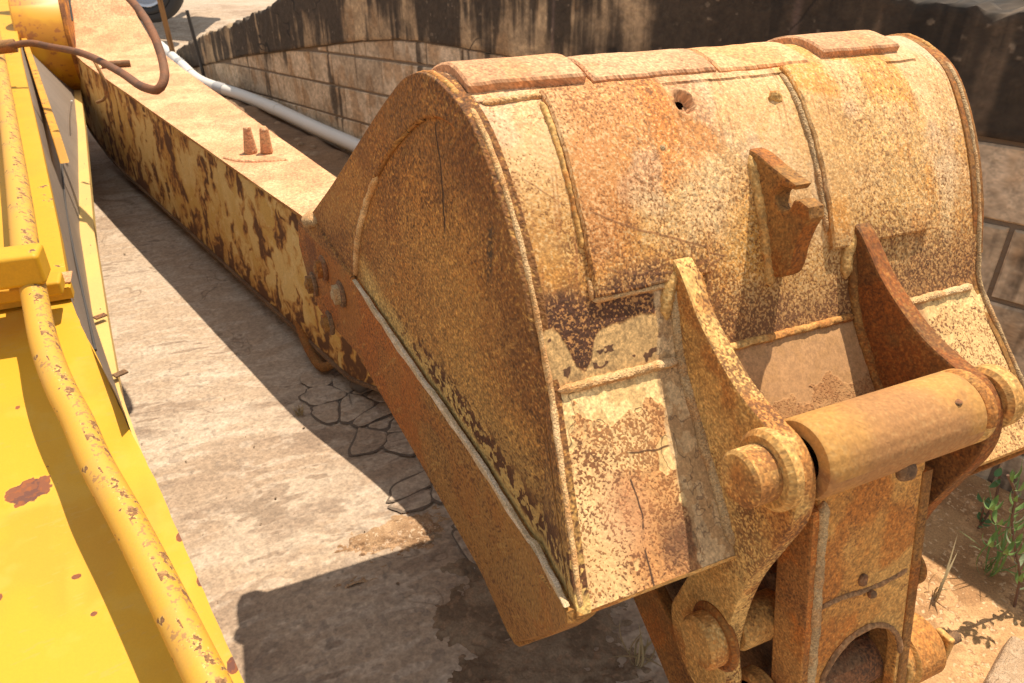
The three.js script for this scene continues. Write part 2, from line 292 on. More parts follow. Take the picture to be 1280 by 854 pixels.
{
  const w = group('retaining_wall', 'stained grey block retaining wall with black streaked plaster band behind the bucket', 'wall');
  const lift = (g) => { // uv from the place on the wall
    const p = g.attributes.position, uv = new Float32Array(p.count * 2);
    for (let i = 0; i < p.count; i++) { const q = wallUV(p.getZ(i), p.getY(i)); uv[i * 2] = q[0]; uv[i * 2 + 1] = q[1]; }
    g.setAttribute('uv', new THREE.BufferAttribute(uv, 2)); return g;
  };
  // mortar core, 12 mm behind the block faces
  const core = []; const zs = []; for (let z = -10.6; z <= 0.81; z += 0.2) zs.push(z);
  core.push(grid(zs.length - 1, 1, (u, v) => { const z = zs[Math.round(u * (zs.length - 1))], y = v ? polyline(LEDGE, z) + 0.01 : -0.35; return [WX(z) + 0.006, y, z, z, y]; }));
  const cg = clean(core[0]); part('mortar', cg, M.mortar, w);
  // courses of blocks
  const R = rng(5), rows = [1.29, 1.06, 0.83, 0.60, 0.37, 0.14, -0.09], sl = 0.075;
  rows.forEach((yt, k) => {
    let z = 0.8 - (k % 2 ? 0.2 : 0) - 0.05 * R();
    while (z > -10.4) {
      const L = 0.40 + 0.02 * (R() - 0.5), z0 = z - L, zc = z - L / 2;
      const yTop = zz => Math.min(yt + sl * (zz + 1.2) - 0.007, polyline(LEDGE, zz) - 0.006), yBot = zz => yt - 0.23 + sl * (zz + 1.2) + 0.002;
      if (yTop(zc) - yBot(zc) > 0.03 && yTop(z0 + .01) - yBot(z0 + .01) > 0.005 && yTop(zc) > -0.12) {
        const e = 0.009, pr = 0.004 * (R() - 0.5), P = [], F = [], nb = 6;
        const ring = (m, d) => { for (const [zz, t] of [[z0 + m, 0], [z - m, 0], [z - m, 1], [z0 + m, 1]]) { const zn = lerp(z0 + m, z - m, 0.5); const y = t ? yTop(zz) - m * .7 : yBot(zz) + m * .7; P.push(WX(zz) - d, y + 0.004 * (R() - 0.5), zz + 0.004 * (R() - 0.5)); } };
        ring(e * 0.6, -0.02); ring(e * 0.6, -0.002); ring(e * 1.5, 0.005 + pr);
        for (let r = 0; r < 2; r++) for (let i = 0; i < 4; i++) { const a = r * 4 + i, b = r * 4 + (i + 1) % 4, c = a + 4, d = b + 4; F.push(a, b, d, a, d, c); }
        F.push(8, 9, 10, 8, 10, 11);
        const g = new THREE.BufferGeometry(); g.setAttribute('position', new THREE.Float32BufferAttribute(P, 3)); g.setIndex(F);
        // wind so that faces look towards -x
        const gg = g.toNonIndexed(); gg.computeVertexNormals(); let s = 0; const nn = gg.attributes.normal; for (let i = 24 * 2; i < nn.count; i++) s += nn.getX(i);
        if (s > 0) { const ix = g.index.array; for (let i = 0; i < ix.length; i += 3) { const t = ix[i]; ix[i] = ix[i + 1]; ix[i + 1] = t; } }
        const g2 = g.toNonIndexed(); g2.computeVertexNormals(); part('block', lift(g2), M.blocks[Math.floor(R() * 4)], w);
      }
      z = z0 - 0.006;
    }
  });
  // plastered band above the blocks, standing 18 mm proud, with a ragged coping
  const nz = 420, rag = z => 0.045 * (fbm(z * 7, 3.3, 4, 88) - 0.5) + 0.03 * (Math.round(4 * vn(z * 16, 1, 90)) / 4 - 0.5) + 0.016 * (vn(z * 60, 1, 92) - 0.5);
  const g = grid(nz, 30, (u, v) => {
    const z = -10.6 + 11.4 * u, top = polyline(TOP, z) + rag(z), bot = polyline(LEDGE, z) + 0.008 * (fbm(z * 9, 8, 3, 91) - 0.5), th = 0.2;
    let x, y; const W = WX(z), n = 0.008 * (fbm(z * 12, v * 9, 3, 93) - 0.5);
    if (v < 0.1) { x = W + 0.02 - (v / 0.1) * 0.038; y = bot - 0.002 * v; }
    else if (v < 0.6) { const t = (v - 0.1) / 0.5; x = W - 0.018 + n; y = lerp(bot, top, t); }
    else if (v < 0.7) { const t = (v - 0.6) / 0.1, e = 0.03 + 0.03 * fbm(z * 5, 1, 3, 94); x = W - 0.018 + e * t; y = top + 0.012 * t + 0.03 * (fbm(z * 22, t * 4, 3, 95) - 0.5); x += 0.04 * (fbm(z * 18, t * 3 + 5, 3, 97) - 0.5) * t; }
    else if (v < 0.95) { const t = (v - 0.7) / 0.25; x = W + 0.03 + (th - 0.03) * t; y = top + 0.012 + 0.05 * (fbm(z * 14, t * 4, 4, 96) - 0.5); }
    else { x = W + th; y = top - (v - 0.95) * 4; }
    const q = wallUV(z, y); return [x, y, z, q[0], q[1]];
  });
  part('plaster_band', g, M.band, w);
}
// higher ground held up by the wall
{
  const g = grid(90, 40, (u, v) => {
    const z = -14 + 15.5 * u, x0 = WX(Math.max(z, -10.6)) + 0.17, x = x0 + 0.02 + 7 * v * v;
    const t = z < -10.5 ? gh(x, z) + 0.02 + 0.06 * sst(-13.5, -10.5, z) : polyline(TOP, z) - 0.03;
    const dip = Math.max(sst(-10.2, -10.9, z) * sst(0.2, 0.02, v), sst(-13.2, -14, z), sst(0.9, 1.0, v));
    return [x, lerp(Math.max(t + 0.05 * (fbm(x * 2, z * 2, 4, 33) - 0.5) + 0.03 * v, gh(x, z) - 0.05 + 0.06 * u), gh(x, z) - 0.06, dip), z, x, z];
  });
  struct('upper_ground', g, M.ground, 'sandy higher ground held up behind the wall');
}

// sandy soil to the right of the bucket, a thin layer over the yard ground with a ragged edge
T.soil = bake(896, 896, (u, v, o) => {
  const a = fbm(u * 6, v * 6, 4, 1301, 6), b = fbm(u * 22, v * 22, 4, 1311, 22), f = fbm(u * 90, v * 90, 3, 1321, 90), g = vn(u * 400, v * 400, 1331, 400);
  const c = o.c; set3(c, [170, 132, 90]); mix3(c, [148, 110, 72], sst(0.44, 0.62, a)); mix3(c, [202, 160, 114], 0.6 * sst(0.52, 0.66, b)); mix3(c, [122, 88, 58], 0.7 * sst(0.6, 0.68, f * 0.6 + b * 0.4)); mix3(c, [216, 184, 144], 0.7 * sst(0.68, 0.74, f));
  mul3(c, 1 + 0.24 * (g - 0.5)); o.h = 0.3 + 0.4 * f + 0.25 * b + 0.1 * g; o.r = 0.95;
});
M.soilSand = mat(T.soil, 0.008, [1, 1]);
{
  const g = grid(150, 170, (u, v) => { const z = lerp(-2.2, 0.6, v), x = lerp(1.0, WX(z) - 0.01, u), e = Math.min(1, u * 3, (1 - v) * 4, v * 4); const y = -0.012 + 0.024 * sst(0.05, 0.5, e + 0.5 * (fbm(x * 5, z * 5, 3, 1341) - 0.5)) + 0.014 * (fbm(x * 7, z * 7, 4, 1343) - 0.5) + 0.006 * (fbm(x * 40, z * 40, 2, 1345) - 0.5); return [x, y, z, x, z]; });
  struct('sandy_soil', g, M.soilSand, 'sandy brown soil to the right of the bucket, half in the shadow of the wall');
}

// darker damp earth spilled round the foot of the bucket, and a low drift of brown sand
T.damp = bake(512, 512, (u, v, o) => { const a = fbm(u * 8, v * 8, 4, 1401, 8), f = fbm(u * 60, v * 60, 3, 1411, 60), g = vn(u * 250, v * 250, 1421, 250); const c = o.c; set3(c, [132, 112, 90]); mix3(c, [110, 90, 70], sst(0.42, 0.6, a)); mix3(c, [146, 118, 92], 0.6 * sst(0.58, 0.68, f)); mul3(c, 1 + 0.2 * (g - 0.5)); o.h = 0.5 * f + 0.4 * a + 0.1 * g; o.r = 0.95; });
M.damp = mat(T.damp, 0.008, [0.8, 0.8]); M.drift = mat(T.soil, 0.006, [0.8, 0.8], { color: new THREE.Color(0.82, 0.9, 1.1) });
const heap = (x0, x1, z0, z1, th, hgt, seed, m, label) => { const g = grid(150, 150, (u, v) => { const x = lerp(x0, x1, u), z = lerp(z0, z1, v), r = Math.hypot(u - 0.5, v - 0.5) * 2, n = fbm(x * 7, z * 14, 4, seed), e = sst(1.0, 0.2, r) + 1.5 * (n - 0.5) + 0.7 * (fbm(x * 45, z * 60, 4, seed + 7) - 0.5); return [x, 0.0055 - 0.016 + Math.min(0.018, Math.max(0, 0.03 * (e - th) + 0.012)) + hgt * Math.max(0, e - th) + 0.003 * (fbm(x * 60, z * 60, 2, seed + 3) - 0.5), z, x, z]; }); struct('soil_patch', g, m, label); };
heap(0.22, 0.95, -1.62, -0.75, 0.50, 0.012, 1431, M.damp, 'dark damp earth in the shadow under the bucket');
heap(0.06, 0.60, -1.76, -1.48, 0.52, 0.010, 1441, M.drift, 'thin drift of brown sand at the edge of the bucket shadow');
// ---------------------------------------------------------------- further materials
const paint = (seed, base, dirty, chipC, chipAt, scuff = 0, size = 512) => bake(size, size, (u, v, o) => {
  const a = fbm(u * 4, v * 4, 4, seed, 4), w = fbm(u * 30, v * 30, 3, seed + 5, 30) - 0.5, n = fbm(u * 18 + w * 1.2, v * 18 + w, 4, seed + 9, 18), f = fbm(u * 60, v * 60, 3, seed + 13, 60), g = vn(u * 256, v * 256, seed + 17, 256), cl = fbm(u * 5, v * 5, 2, seed + 21, 5);
  const c = o.c; set3(c, base); mix3(c, dirty, 0.6 * sst(0.42, 0.68, a)); mix3(c, dirty, 0.35 * sst(0.55, 0.75, f));
  const k = n * 0.6 + f * 0.2 + cl * 0.2, ch = sst(chipAt, chipAt + 0.012, k), rimc = sst(chipAt - 0.014, chipAt - 0.004, k) * (1 - ch);
  mix3(c, [214, 188, 128], 0.6 * rimc); mix3(c, g > 0.5 ? chipC : chipC.map(q => q * 0.8), 0.95 * ch);
  if (scuff) { const s = sst(0.62, 0.66, fbm(u * 70, v * 70, 3, seed + 33, 70)) * sst(0.5, 0.6, cl); mix3(c, [146, 108, 66], scuff * s); }
  mul3(c, 1 + 0.05 * (g - 0.5)); o.h = 0.6 - 0.4 * ch + 0.04 * (f - 0.5) + 0.02 * (g - 0.5); o.r = 0.55 + 0.2 * a + 0.25 * ch;
});
M.yellow = mat(paint(1001, [196, 146, 16], [186, 138, 26], [112, 76, 62], 0.70), 0.0008, [0.6, 0.6]);
M.pipe = mat(paint(1011, [194, 146, 48], [188, 142, 66], [128, 90, 56], 0.645, 0.8), 0.0008, [0.3, 0.3]);
M.paleYellow = mat(paint(1021, [202, 168, 96], [190, 156, 96], [120, 92, 70], 0.70), 0.0006, [0.6, 0.6]);
M.greyPaint = mat(paint(1031, [128, 114, 101], [118, 104, 91], [96, 76, 62], 0.74), 0.0006, [0.9, 0.9]);
M.paint2 = mat(paint(1041, [196, 140, 32], [176, 122, 34], [96, 62, 40], 0.66), 0.001, [0.5, 0.5]);
// near deck plate: x -0.75..0.05, z -1.8..-0.2, one big chip with an orange run below it
M.deckNear = mat(bake(1024, 1536, (u, v, o) => {
  const x = -0.75 + 0.8 * u, z = -1.8 + 1.6 * v, a = fbm(x * 6, z * 6, 4, 1051), n = fbm(x * 40, z * 40, 4, 1061), f = fbm(x * 120, z * 120, 3, 1071), g = vn(x * 900, z * 900, 1081), b = fbm(x * 15, z * 4, 3, 1091);
  const c = o.c; set3(c, [198, 148, 14]); mix3(c, [190, 140, 22], sst(0.42, 0.65, a)); { const sc = sst(0.72, 0.76, fbm(x * 26 + z * 160, z * 14 - x * 40, 3, 1095)); mix3(c, [190, 146, 62], 0.5 * sc); const du = sst(0.5, 0.7, fbm(x * 22, z * 22, 4, 1097)); mix3(c, [198, 160, 84], 0.3 * du); } mix3(c, [204, 162, 52], 0.35 * sst(0.55, 0.7, b));
  const blob = (bx, bz, rx, rz) => 1 - Math.hypot((x - bx) / rx, (z - bz) / rz) + 0.75 * (n - 0.5) + 0.3 * (f - 0.5);
  let k = blob(-0.333, -1.118, 0.043, 0.040); for (const q of [[-0.40, -1.27, 0.012, 0.02], [-0.41, -1.22, 0.014, 0.012], [-0.404, -1.36, 0.01, 0.012], [-0.362, -1.33, 0.005, 0.006], [-0.265, -0.93, 0.010, 0.006], [-0.243, -0.86, 0.006, 0.005], [-0.36, -0.93, 0.006, 0.009], [-0.105, -0.86, 0.008, 0.014], [-0.126, -0.95, 0.006, 0.012], [-0.08, -0.72, 0.012, 0.02]]) k = Math.max(k, blob(...q));
  k = Math.max(k, 3 * (f * 0.5 + n * 0.5 - 0.735));
  const ch = sst(0.30, 0.34, k), rm = sst(0.20, 0.29, k) * (1 - ch);
  const run = sst(0.05, 0.01, Math.abs(x + 0.333) + 0.02 * (f - 0.5)) * sst(-1.09, -1.075, z) * sst(-1.02, -1.08, z); mix3(c, [206, 130, 24], 0.5 * run);
  mix3(c, [206, 162, 60], 0.4 * rm); mix3(c, n > 0.5 ? [120, 72, 52] : [98, 62, 54], 0.96 * ch); if (ch > 0.5) mix3(c, [150, 84, 40], 0.5 * sst(0.55, 0.65, f));
  mul3(c, 1 + 0.04 * (g - 0.5)); o.h = 0.6 - 0.35 * ch + 0.05 * (f - 0.5) * ch; o.r = 0.55 + 0.15 * a + 0.3 * ch;
}, false), 0.001);
// flaking arm side: long downward streaks of rust in cream paint
T.armSide = bake(2048, 768, (u, v, o) => {                          // 3.2 m by 1 m
  const X = u * 3.2, a = fbm(u * 12, v * 4, 4, 1101, 12, 4), w = fbm(u * 48, v * 15, 3, 1111, 48, 15) - 0.5, w2 = fbm(u * 48, v * 15, 3, 1113, 48, 15) - 0.5;
  const st = fbm(u * 60 + v * 6 + w * 2.2, v * 9 + w2 * 2, 4, 1121, 60, 9), st2 = fbm(u * 130 + v * 10 + w * 3, v * 30 + w2 * 3, 3, 1131, 130, 30), g = vn(u * 900, v * 300, 1141, 900, 300), f = fbm(u * 280, v * 88, 2, 1151, 280, 88);
  const c = o.c; set3(c, [216, 184, 118]); mix3(c, [204, 164, 88], sst(0.42, 0.6, a)); mix3(c, [224, 200, 146], 0.5 * sst(0.55, 0.7, st2));
  const k = st * 0.56 + st2 * 0.2 + a * 0.24 - 0.005 + 0.13 * sst(0.36, 0.06, v) + 0.04 * sst(0.55, 0.64, v) - 0.012, r = sst(0.53, 0.585, k), r0 = sst(0.455, 0.535, k);
  mix3(c, [190, 136, 66], 0.7 * r0); mix3(c, f > 0.52 ? [150, 98, 48] : [124, 78, 38], 0.82 * r); mix3(c, [88, 56, 32], 0.8 * sst(0.585, 0.615, k));
  mul3(c, 1 + 0.12 * (g - 0.5)); o.h = 0.65 - 0.35 * r + 0.1 * (f - 0.5); o.r = 0.85;
});
M.armSide = mat(T.armSide, 0.002, [3.2, 1.0]);
T.armTop = rustTex(1161, { base: [202, 158, 116], alt: [192, 144, 102], warm: [188, 130, 92], dark: [132, 86, 58], light: [216, 190, 150], darkAt: 0.67, warmAt: 0.52 });
M.armTop = mat(T.armTop, 0.0025, [0.8, 0.8]);
M.link = mat(rustTex(1171, { base: [178, 128, 74], alt: [168, 112, 58], warm: [158, 92, 40], dark: [96, 60, 36], light: [200, 156, 98], warmAt: 0.58, darkAt: 0.62, size: 640 }), 0.002, tile5, { color: new THREE.Color(1.2, 1.32, 1.15) });
M.ochre2 = mat(T.brown, 0.002, [0.4, 0.4], { color: new THREE.Color(1.08, 1.05, 1.0) });
M.grime2 = M.grime.clone(); M.grime2.color.setRGB(1.35, 1.25, 1.1);
M.drum = mat(bake(512, 512, (u, v, o) => { const a = fbm(u * 6, v * 6, 4, 1181, 6), f = fbm(u * 40, v * 40, 3, 1191, 40); const c = o.c; set3(c, [204, 150, 24]); mix3(c, [190, 128, 26], sst(0.4, 0.65, a)); mix3(c, [150, 90, 36], 0.8 * sst(0.62, 0.7, f * 0.5 + a * 0.5)); o.h = 0.5 + 0.1 * (f - 0.5); o.r = 0.45; }), 0.001, [0.8, 0.8]);
M.drumRim = mat(rustTex(1201, { base: [150, 92, 34], alt: [110, 66, 32], warm: [190, 120, 30], dark: [60, 40, 28], light: [176, 124, 60], size: 384 }), 0.002, tile5);
M.hose = mat(rustTex(1211, { base: [132, 92, 66], alt: [116, 80, 58], warm: [150, 98, 64], dark: [84, 58, 44], light: [160, 122, 90], size: 384, grain: 0.1 }), 0.001, [0.3, 0.3], { roughness: 0.8, color: new THREE.Color(0.66, 0.62, 0.56) });
M.brass = mat(T.grime, 0.001, [0.3, 0.3], { color: new THREE.Color(1.35, 1.2, 0.85) });
M.darkSteel = new THREE.MeshStandardMaterial({ color: new THREE.Color(0.055, 0.05, 0.046), roughness: 0.6, metalness: 0.2 });
M.pvc = new THREE.MeshStandardMaterial({ color: new THREE.Color(0.62, 0.60, 0.56), roughness: 0.5, bumpMap: M.cream.bumpMap, bumpScale: 0.0004 });
M.pvcGrey = new THREE.MeshStandardMaterial({ color: new THREE.Color(0.36, 0.36, 0.37), roughness: 0.5 });
M.wood = mat(bake(256, 512, (u, v, o) => { const g = fbm(u * 24, v * 3, 4, 1221, 24, 3), f = fbm(u * 90, v * 6, 2, 1231, 90, 6); const c = o.c; set3(c, [150, 110, 66]); mix3(c, [116, 82, 48], sst(0.4, 0.65, g)); mul3(c, 1 + 0.2 * (f - 0.5)); o.h = f; o.r = 0.85; }), 0.001, [0.3, 0.8]);
M.dirt = mat(T.ground, 0.012, [2, 2], { color: new THREE.Color(0.52, 0.43, 0.35) });
M.rubble = mat(T.ground, 0.01, [1, 1], { color: new THREE.Color(1.0, 0.97, 0.94) });
M.paleStone = mat(T.ground, 0.008, [0.6, 0.6], { color: new THREE.Color(1.15, 1.12, 1.08) });
const leafM = (r, g, b) => new THREE.MeshPhysicalMaterial({ color: new THREE.Color(r, g, b), roughness: 0.75, transmission: 0.25, thickness: 0, side: THREE.DoubleSide });
M.leaf = leafM(0.15, 0.26, 0.06); M.leafDark = leafM(0.08, 0.18, 0.05); M.leafPale = leafM(0.26, 0.32, 0.17); M.straw = leafM(0.34, 0.26, 0.13);
M.stem = new THREE.MeshStandardMaterial({ color: new THREE.Color(0.15, 0.08, 0.05), roughness: 0.8 });
M.rubber = new THREE.MeshStandardMaterial({ color: new THREE.Color(0.022, 0.023, 0.026), roughness: 0.7 });
M.alloy = new THREE.MeshStandardMaterial({ color: new THREE.Color(0.5, 0.52, 0.56), roughness: 0.35, metalness: 0.8 });
M.carPaint = new THREE.MeshPhysicalMaterial({ color: new THREE.Color(0.05, 0.06, 0.08), roughness: 0.35, clearcoat: 0.8 });
M.carGlass = new THREE.MeshStandardMaterial({ color: new THREE.Color(0.02, 0.025, 0.03), roughness: 0.08 });
// ---------------------------------------------------------------- the bucket
const FL = z => z < -0.687 ? 0.14 * (z + 0.687) - 0.008 : -0.008 - 0.22 * (z + 0.687);
const XN = z => 0.36 + FL(z), XF = z => 1.13 - FL(z);      // near and far side plates, splayed towards the mouth
// shell profile [y, z] from the cutting lip over the ridge to the hinge end
const PROF = [[0.965, -1.682], [1.020, -1.602], [1.154, -1.402], [1.292, -1.210], [1.368, -1.100], [1.404, -1.035], [1.418, -0.975], [1.409, -0.920], [1.382, -0.860], [1.310, -0.795], [1.215, -0.741], [1.098, -0.694], [1.080, -0.686], [1.064, -0.674], [1.0, -0.623], [0.94, -0.575], [0.872, -0.521]];
const pcurve = new THREE.CatmullRomCurve3(PROF.map(p => new THREE.Vector3(p[1], p[0], 0)), false, 'centripetal');
pcurve.arcLengthDivisions = 800; const PL = pcurve.getLength();
const RIDGE = (() => { let b = 0, by = 0; for (let i = 0; i <= 1000; i++) { const y = pcurve.getPointAt(i / 1000).y; if (y > by) { by = y; b = i / 1000; } } return b * PL; })();
function prof(s) { const u = clamp((s + RIDGE) / PL), p = pcurve.getPointAt(u), t = pcurve.getTangentAt(u); return { z: p.x, y: p.y, nz: -t.y, ny: t.x }; }      // s in metres from the ridge; n points outwards
function sAtY(y) { let a = 0, b = PL - RIDGE; for (let i = 0; i < 40; i++) { const m = (a + b) / 2; if (prof(m).y > y) a = m; else b = m; } return a; }
const sEnd = PL - RIDGE, sWeld = sAtY(1.08), sPlate = sAtY(1.18), sTop = 0.075;
{ const q = prof(0.3); if (q.nz < 0) throw new Error('profile normal'); }
const onShell = (x, s, d = 0) => { const q = prof(s); return [x, q.y + q.ny * d, q.z + q.nz * d]; };

// painted, rusted and dusted surface of the shell: x 0.28..1.2, s -0.12..0.82
const SX0 = 0.28, SXW = 0.92, SS0 = -0.12, SSW = 0.94;
const shellDent = (x, s) => 0.006 * (fbm(x * 5, s * 5, 3, 501) - 0.5) + 0.002 * (fbm(x * 22, s * 22, 3, 503) - 0.5);
T.shell = bake(1536, 1536, (u, v, o) => {
  const x = SX0 + u * SXW, s = SS0 + v * SSW, q = s;
  const a = fbm(x * 7, s * 7, 4, 511), b = fbm(x * 13, s * 9, 4, 521), w1 = fbm(x * 30, s * 30, 3, 531) - 0.5, w2 = fbm(x * 30, s * 30, 3, 541) - 0.5;
  const sp = fbm(x * 420 + w1 * 4, s * 380 + w2 * 4, 2, 551), g = vn(x * 620, s * 620, 561), g2 = vn(x * 300, s * 260, 571), cl = fbm(x * 10, s * 10, 3, 581);
  const n0 = fbm(x * 20, s * 20, 3, 557) - 0.5, c = o.c; let h = 0.5 + 0.34 * (g2 - 0.5) + 0.16 * (g - 0.5) + 0.2 * (sp - 0.5);
  set3(c, [196, 152, 104]);
  mix3(c, [186, 138, 76], sst(0.08, 0.42, s + 0.3 * (a - 0.5)));
  mix3(c, [204, 166, 118], 0.55 * sst(0.5, 0.66, b));
  mix3(c, [192, 140, 98], 0.7 * (1 - sst(0.02, 0.16, s + 0.1 * (a - 0.5))));
  // orange and red rust patches
  const inP1 = sst(0.42, 0.45, x) * (1 - sst(0.66, 0.68, x)), inP2 = sst(0.81, 0.83, x) * (1 - sst(1.04, 1.06, x));
  mix3(c, [176, 110, 56], 0.75 * inP1 * sst(0.42, 0.60, a + 0.25 * (1 - sst(0.05, 0.3, s)) - 0.06));
  mix3(c, [186, 112, 50], 0.8 * sst(0.565, 0.58, x + 0.02 * n0) * sst(0.613, 0.609, x) * sst(0.07, 0.1, s) * sst(0.27, 0.16, s + 0.1 * (b - 0.5)));
  mix3(c, [192, 128, 56], 0.8 * inP2 * sst(0.44, 0.6, b + 0.25 * (1 - sst(0.06, 0.22, s)) - 0.08));
  mix3(c, [178, 122, 44], 0.7 * sst(0.10, 0.0, Math.abs(x - 0.705) + 0.6 * Math.abs(s - 0.34)));
  mix3(c, [170, 110, 44], 0.6 * sst(0.54, 0.68, fbm(x * 8 + 3, s * 5, 4, 591)) * sst(0.15, 0.3, s));
  mix3(c, [186, 156, 134], 0.4 * sst(0.6, 0.7, fbm(x * 11 + 5, s * 8, 3, 593)) * (1 - sst(0.2, 0.4, s)));
  // worm-like dark pitting, denser further down, partly to paint in lug shade
  let den = 0.20 * sst(0.0, 0.3, s) + 0.26 * sst(0.30, 0.44, s) - 0.24 * sst(0.49, 0.53, s);
  if (x > 0.98) den += 0.20 * sst(0.33, 0.42, s) * (1 - sst(0.46, 0.48, s));
  if (x > 0.57 && x < 0.87) den += 0.12 * sst(0.33, 0.44, s) * (1 - sst(0.47, 0.49, s));
  const dk = sst(0.62 - 0.34 * den, 0.73 - 0.34 * den, sp * 0.62 + cl * 0.38); const msk = 0.3 + 0.7 * sst(0.36, 0.58, fbm(x * 6 + 2, s * 6, 3, 587) + 0.25 * sst(0.3, 0.45, s)); mix3(c, [112, 70, 36], 0.75 * dk * msk); h -= 0.14 * dk * msk;
  const lt = sst(0.60, 0.68, 1 - sp * 0.8 - cl * 0.2 + 0.02); mix3(c, [208, 178, 134], 0.5 * lt);
  // long scratches and drag marks
  const sc = 1 - sst(0.004, 0.012, Math.abs(fbm(x * 3 + s * 4, s * 9 - x * 1.5, 3, 601) - 0.5));  { const t1 = x - 0.445, t2 = x - 0.455, l1 = 1 - sst(0.0008, 0.0024, Math.abs(s - 0.262 - 0.5 * t1 + 0.35 * t1 * t1 - 0.008 * n0)), l2 = 1 - sst(0.0008, 0.0026, Math.abs(s - 0.335 - 0.45 * t2 + 2.1 * t2 * t2 - 0.006 * n0)), l3 = 1 - sst(0.0006, 0.002, Math.abs(s - 0.20 - 0.9 * (x - 0.365) - 0.01 * n0)); const l = clamp(l1 * sst(0.445, 0.46, x) * sst(0.65, 0.63, x) + l2 * sst(0.455, 0.47, x) * sst(0.65, 0.63, x) + 0.7 * l3 * sst(0.365, 0.375, x) * sst(0.43, 0.41, x)); mix3(c, [124, 80, 46], 0.7 * l); h -= 0.12 * l; }
  if (s < sPlate) { const f = sst(0.66, 0.8, fbm(x * 190 + s * 30, s * 12, 3, 611)); mix3(c, [140, 84, 44], 0.35 * f * sst(0.45, 0.6, a)); }
  // dark purple-brown rust under the left wear plate, with a smooth painted strip below it
  const left = 1 - sst(0.535, 0.55, x), right = sst(0.99, 1.01, x), mid = (1 - left) * (1 - right);
  const below = s - sAtYc(1.172);
  if (below > -0.04 && s < sWeld) {
    const n1 = fbm(x * 18, s * 18, 4, 621), edge = 0.032 + 0.035 * (n1 - 0.5) + 0.045 * Math.exp(-((x - 0.408) ** 2) / 0.0004) - 0.012 * sst(0.4, 0.37, x);
    const dr = left * sst(-0.03, 0.004, below + 0.06 * (n1 - 0.5)) * (1 - sst(edge - 0.003, edge + 0.003, below));
    mix3(c, sp + 0.3 * (cl - 0.5) + 0.35 * (n1 - 0.5) > 0.46 ? [74, 44, 28] : [160, 110, 62], 0.9 * dr); h -= 0.15 * dr;
    const pa = left * sst(edge - 0.002, edge + 0.004, below); mix3(c, [188, 150, 98], 0.92 * pa); mul3(c, 1 + pa * 0.22 * (fbm(x * 50, s * 50, 3, 631) - 0.5)); h = lerp(h, 0.62 + 0.05 * (g - 0.5), pa);
    const ch = pa * sst(0.70, 0.73, fbm(x * 60, s * 60, 3, 641)); mix3(c, [92, 62, 40], ch); h -= 0.1 * ch;
  }
  // hinge panel: cream paint flakes over speckled rust
  if (s > sWeld) {
    const n1 = fbm(x * 22, s * 24, 5, 651), n2 = fbm(x * 70, s * 70, 3, 661), d = s - sWeld, q = sp + 0.28 * (n2 - 0.5) + 0.2 * (cl - 0.5);
    set3(c, [190, 144, 92]); mix3(c, [206, 166, 112], sst(0.4, 0.62, a)); mix3(c, [172, 112, 62], 0.6 * sst(0.5, 0.66, b));
    const rusty = left * clamp(sst(0.07, 0.02, Math.abs(d - 0.075) * 0.9 + Math.max(0, x - 0.50)) + sst(0.09, 0.03, Math.hypot((x - 0.50) * 1.1, d - 0.19))) + 0.15 + 0.2 * mid;
    const rk = sst(0.60 - 0.13 * rusty, 0.69 - 0.13 * rusty, q); mix3(c, [122, 74, 38], 0.7 * rk); h -= 0.16 * rk;
    mix3(c, [88, 52, 28], 0.5 * rk * sst(0.5, 0.6, n1));
    // lifted paint: along the weld, and a tongue beside the lug
    const lim = left > 0.5 ? 0.055 * (0.55 + 0.9 * Math.abs(Math.sin(x * 31 + 0.6))) : mid > 0.5 ? 0.09 : 0.03;
    const tongue = left * sst(0.05, 0.02, Math.hypot((x - 0.512) * 1.0, (d - 0.135) * 0.7));
    const fl = sst(0.0, 0.004, (n1 - 0.5) * 0.10 + (n2 - 0.5) * 0.03 + Math.max(lim - d, -0.03 + 0.05 * tongue));
    mix3(c, mid > 0.5 ? [200, 158, 110] : [220, 184, 126], 0.92 * fl); h = lerp(h, 0.86 + 0.06 * (n2 - 0.5), fl);
    mix3(c, [176, 136, 84], 0.5 * fl * sst(0.5, 0.62, n2));
    const ck = fl * (1 - sst(0.003, 0.009, Math.abs(fbm(x * 20, s * 20, 4, 671) - 0.5))); mix3(c, [104, 74, 44], 0.8 * ck); h -= 0.4 * ck;
    const lowl = left * sst(0.43, 0.375, x + 0.03 * (n2 - 0.5)) * sst(0.05, 0.1, d); mix3(c, [208, 172, 118], 0.55 * lowl * (1 - rk));
    const red = sst(0.05, 0.0, Math.hypot(x - 0.415, (d - 0.17) * 0.8) - 0.02 * n1); mix3(c, [170, 118, 88], 0.4 * red);
    const dark = left * sst(0.045, 0.0, Math.hypot((x - 0.49) * 0.9, d - 0.225) - 0.02 * n2); mix3(c, [84, 56, 38], 0.6 * dark);
    const line = left * (1 - sst(0.0004, 0.0018 * (0.5 + n1), Math.abs(x - 0.441 + 0.10 * (d - 0.10) - 0.012 * (fbm(s * 20, 2, 3, 681) - 0.5)))) * sst(0.095, 0.10, d); mix3(c, [62, 40, 26], 0.9 * line * sst(0.3, 0.5, n2)); h -= 0.45 * line;
    const line2 = left * (1 - sst(0.0006, 0.0018, Math.abs(d - 0.098 - 0.10 * (x - 0.44) - 0.010 * (fbm(x * 30, 2, 3, 683) - 0.5)))) * sst(0.438, 0.445, x) * sst(0.53, 0.51, x); mix3(c, [86, 56, 32], 0.85 * line2); h -= 0.35 * line2;
    mix3(c, [206, 164, 104], 0.5 * right * (1 - rk)); mix3(c, [150, 104, 64], 0.55 * mid);
  }
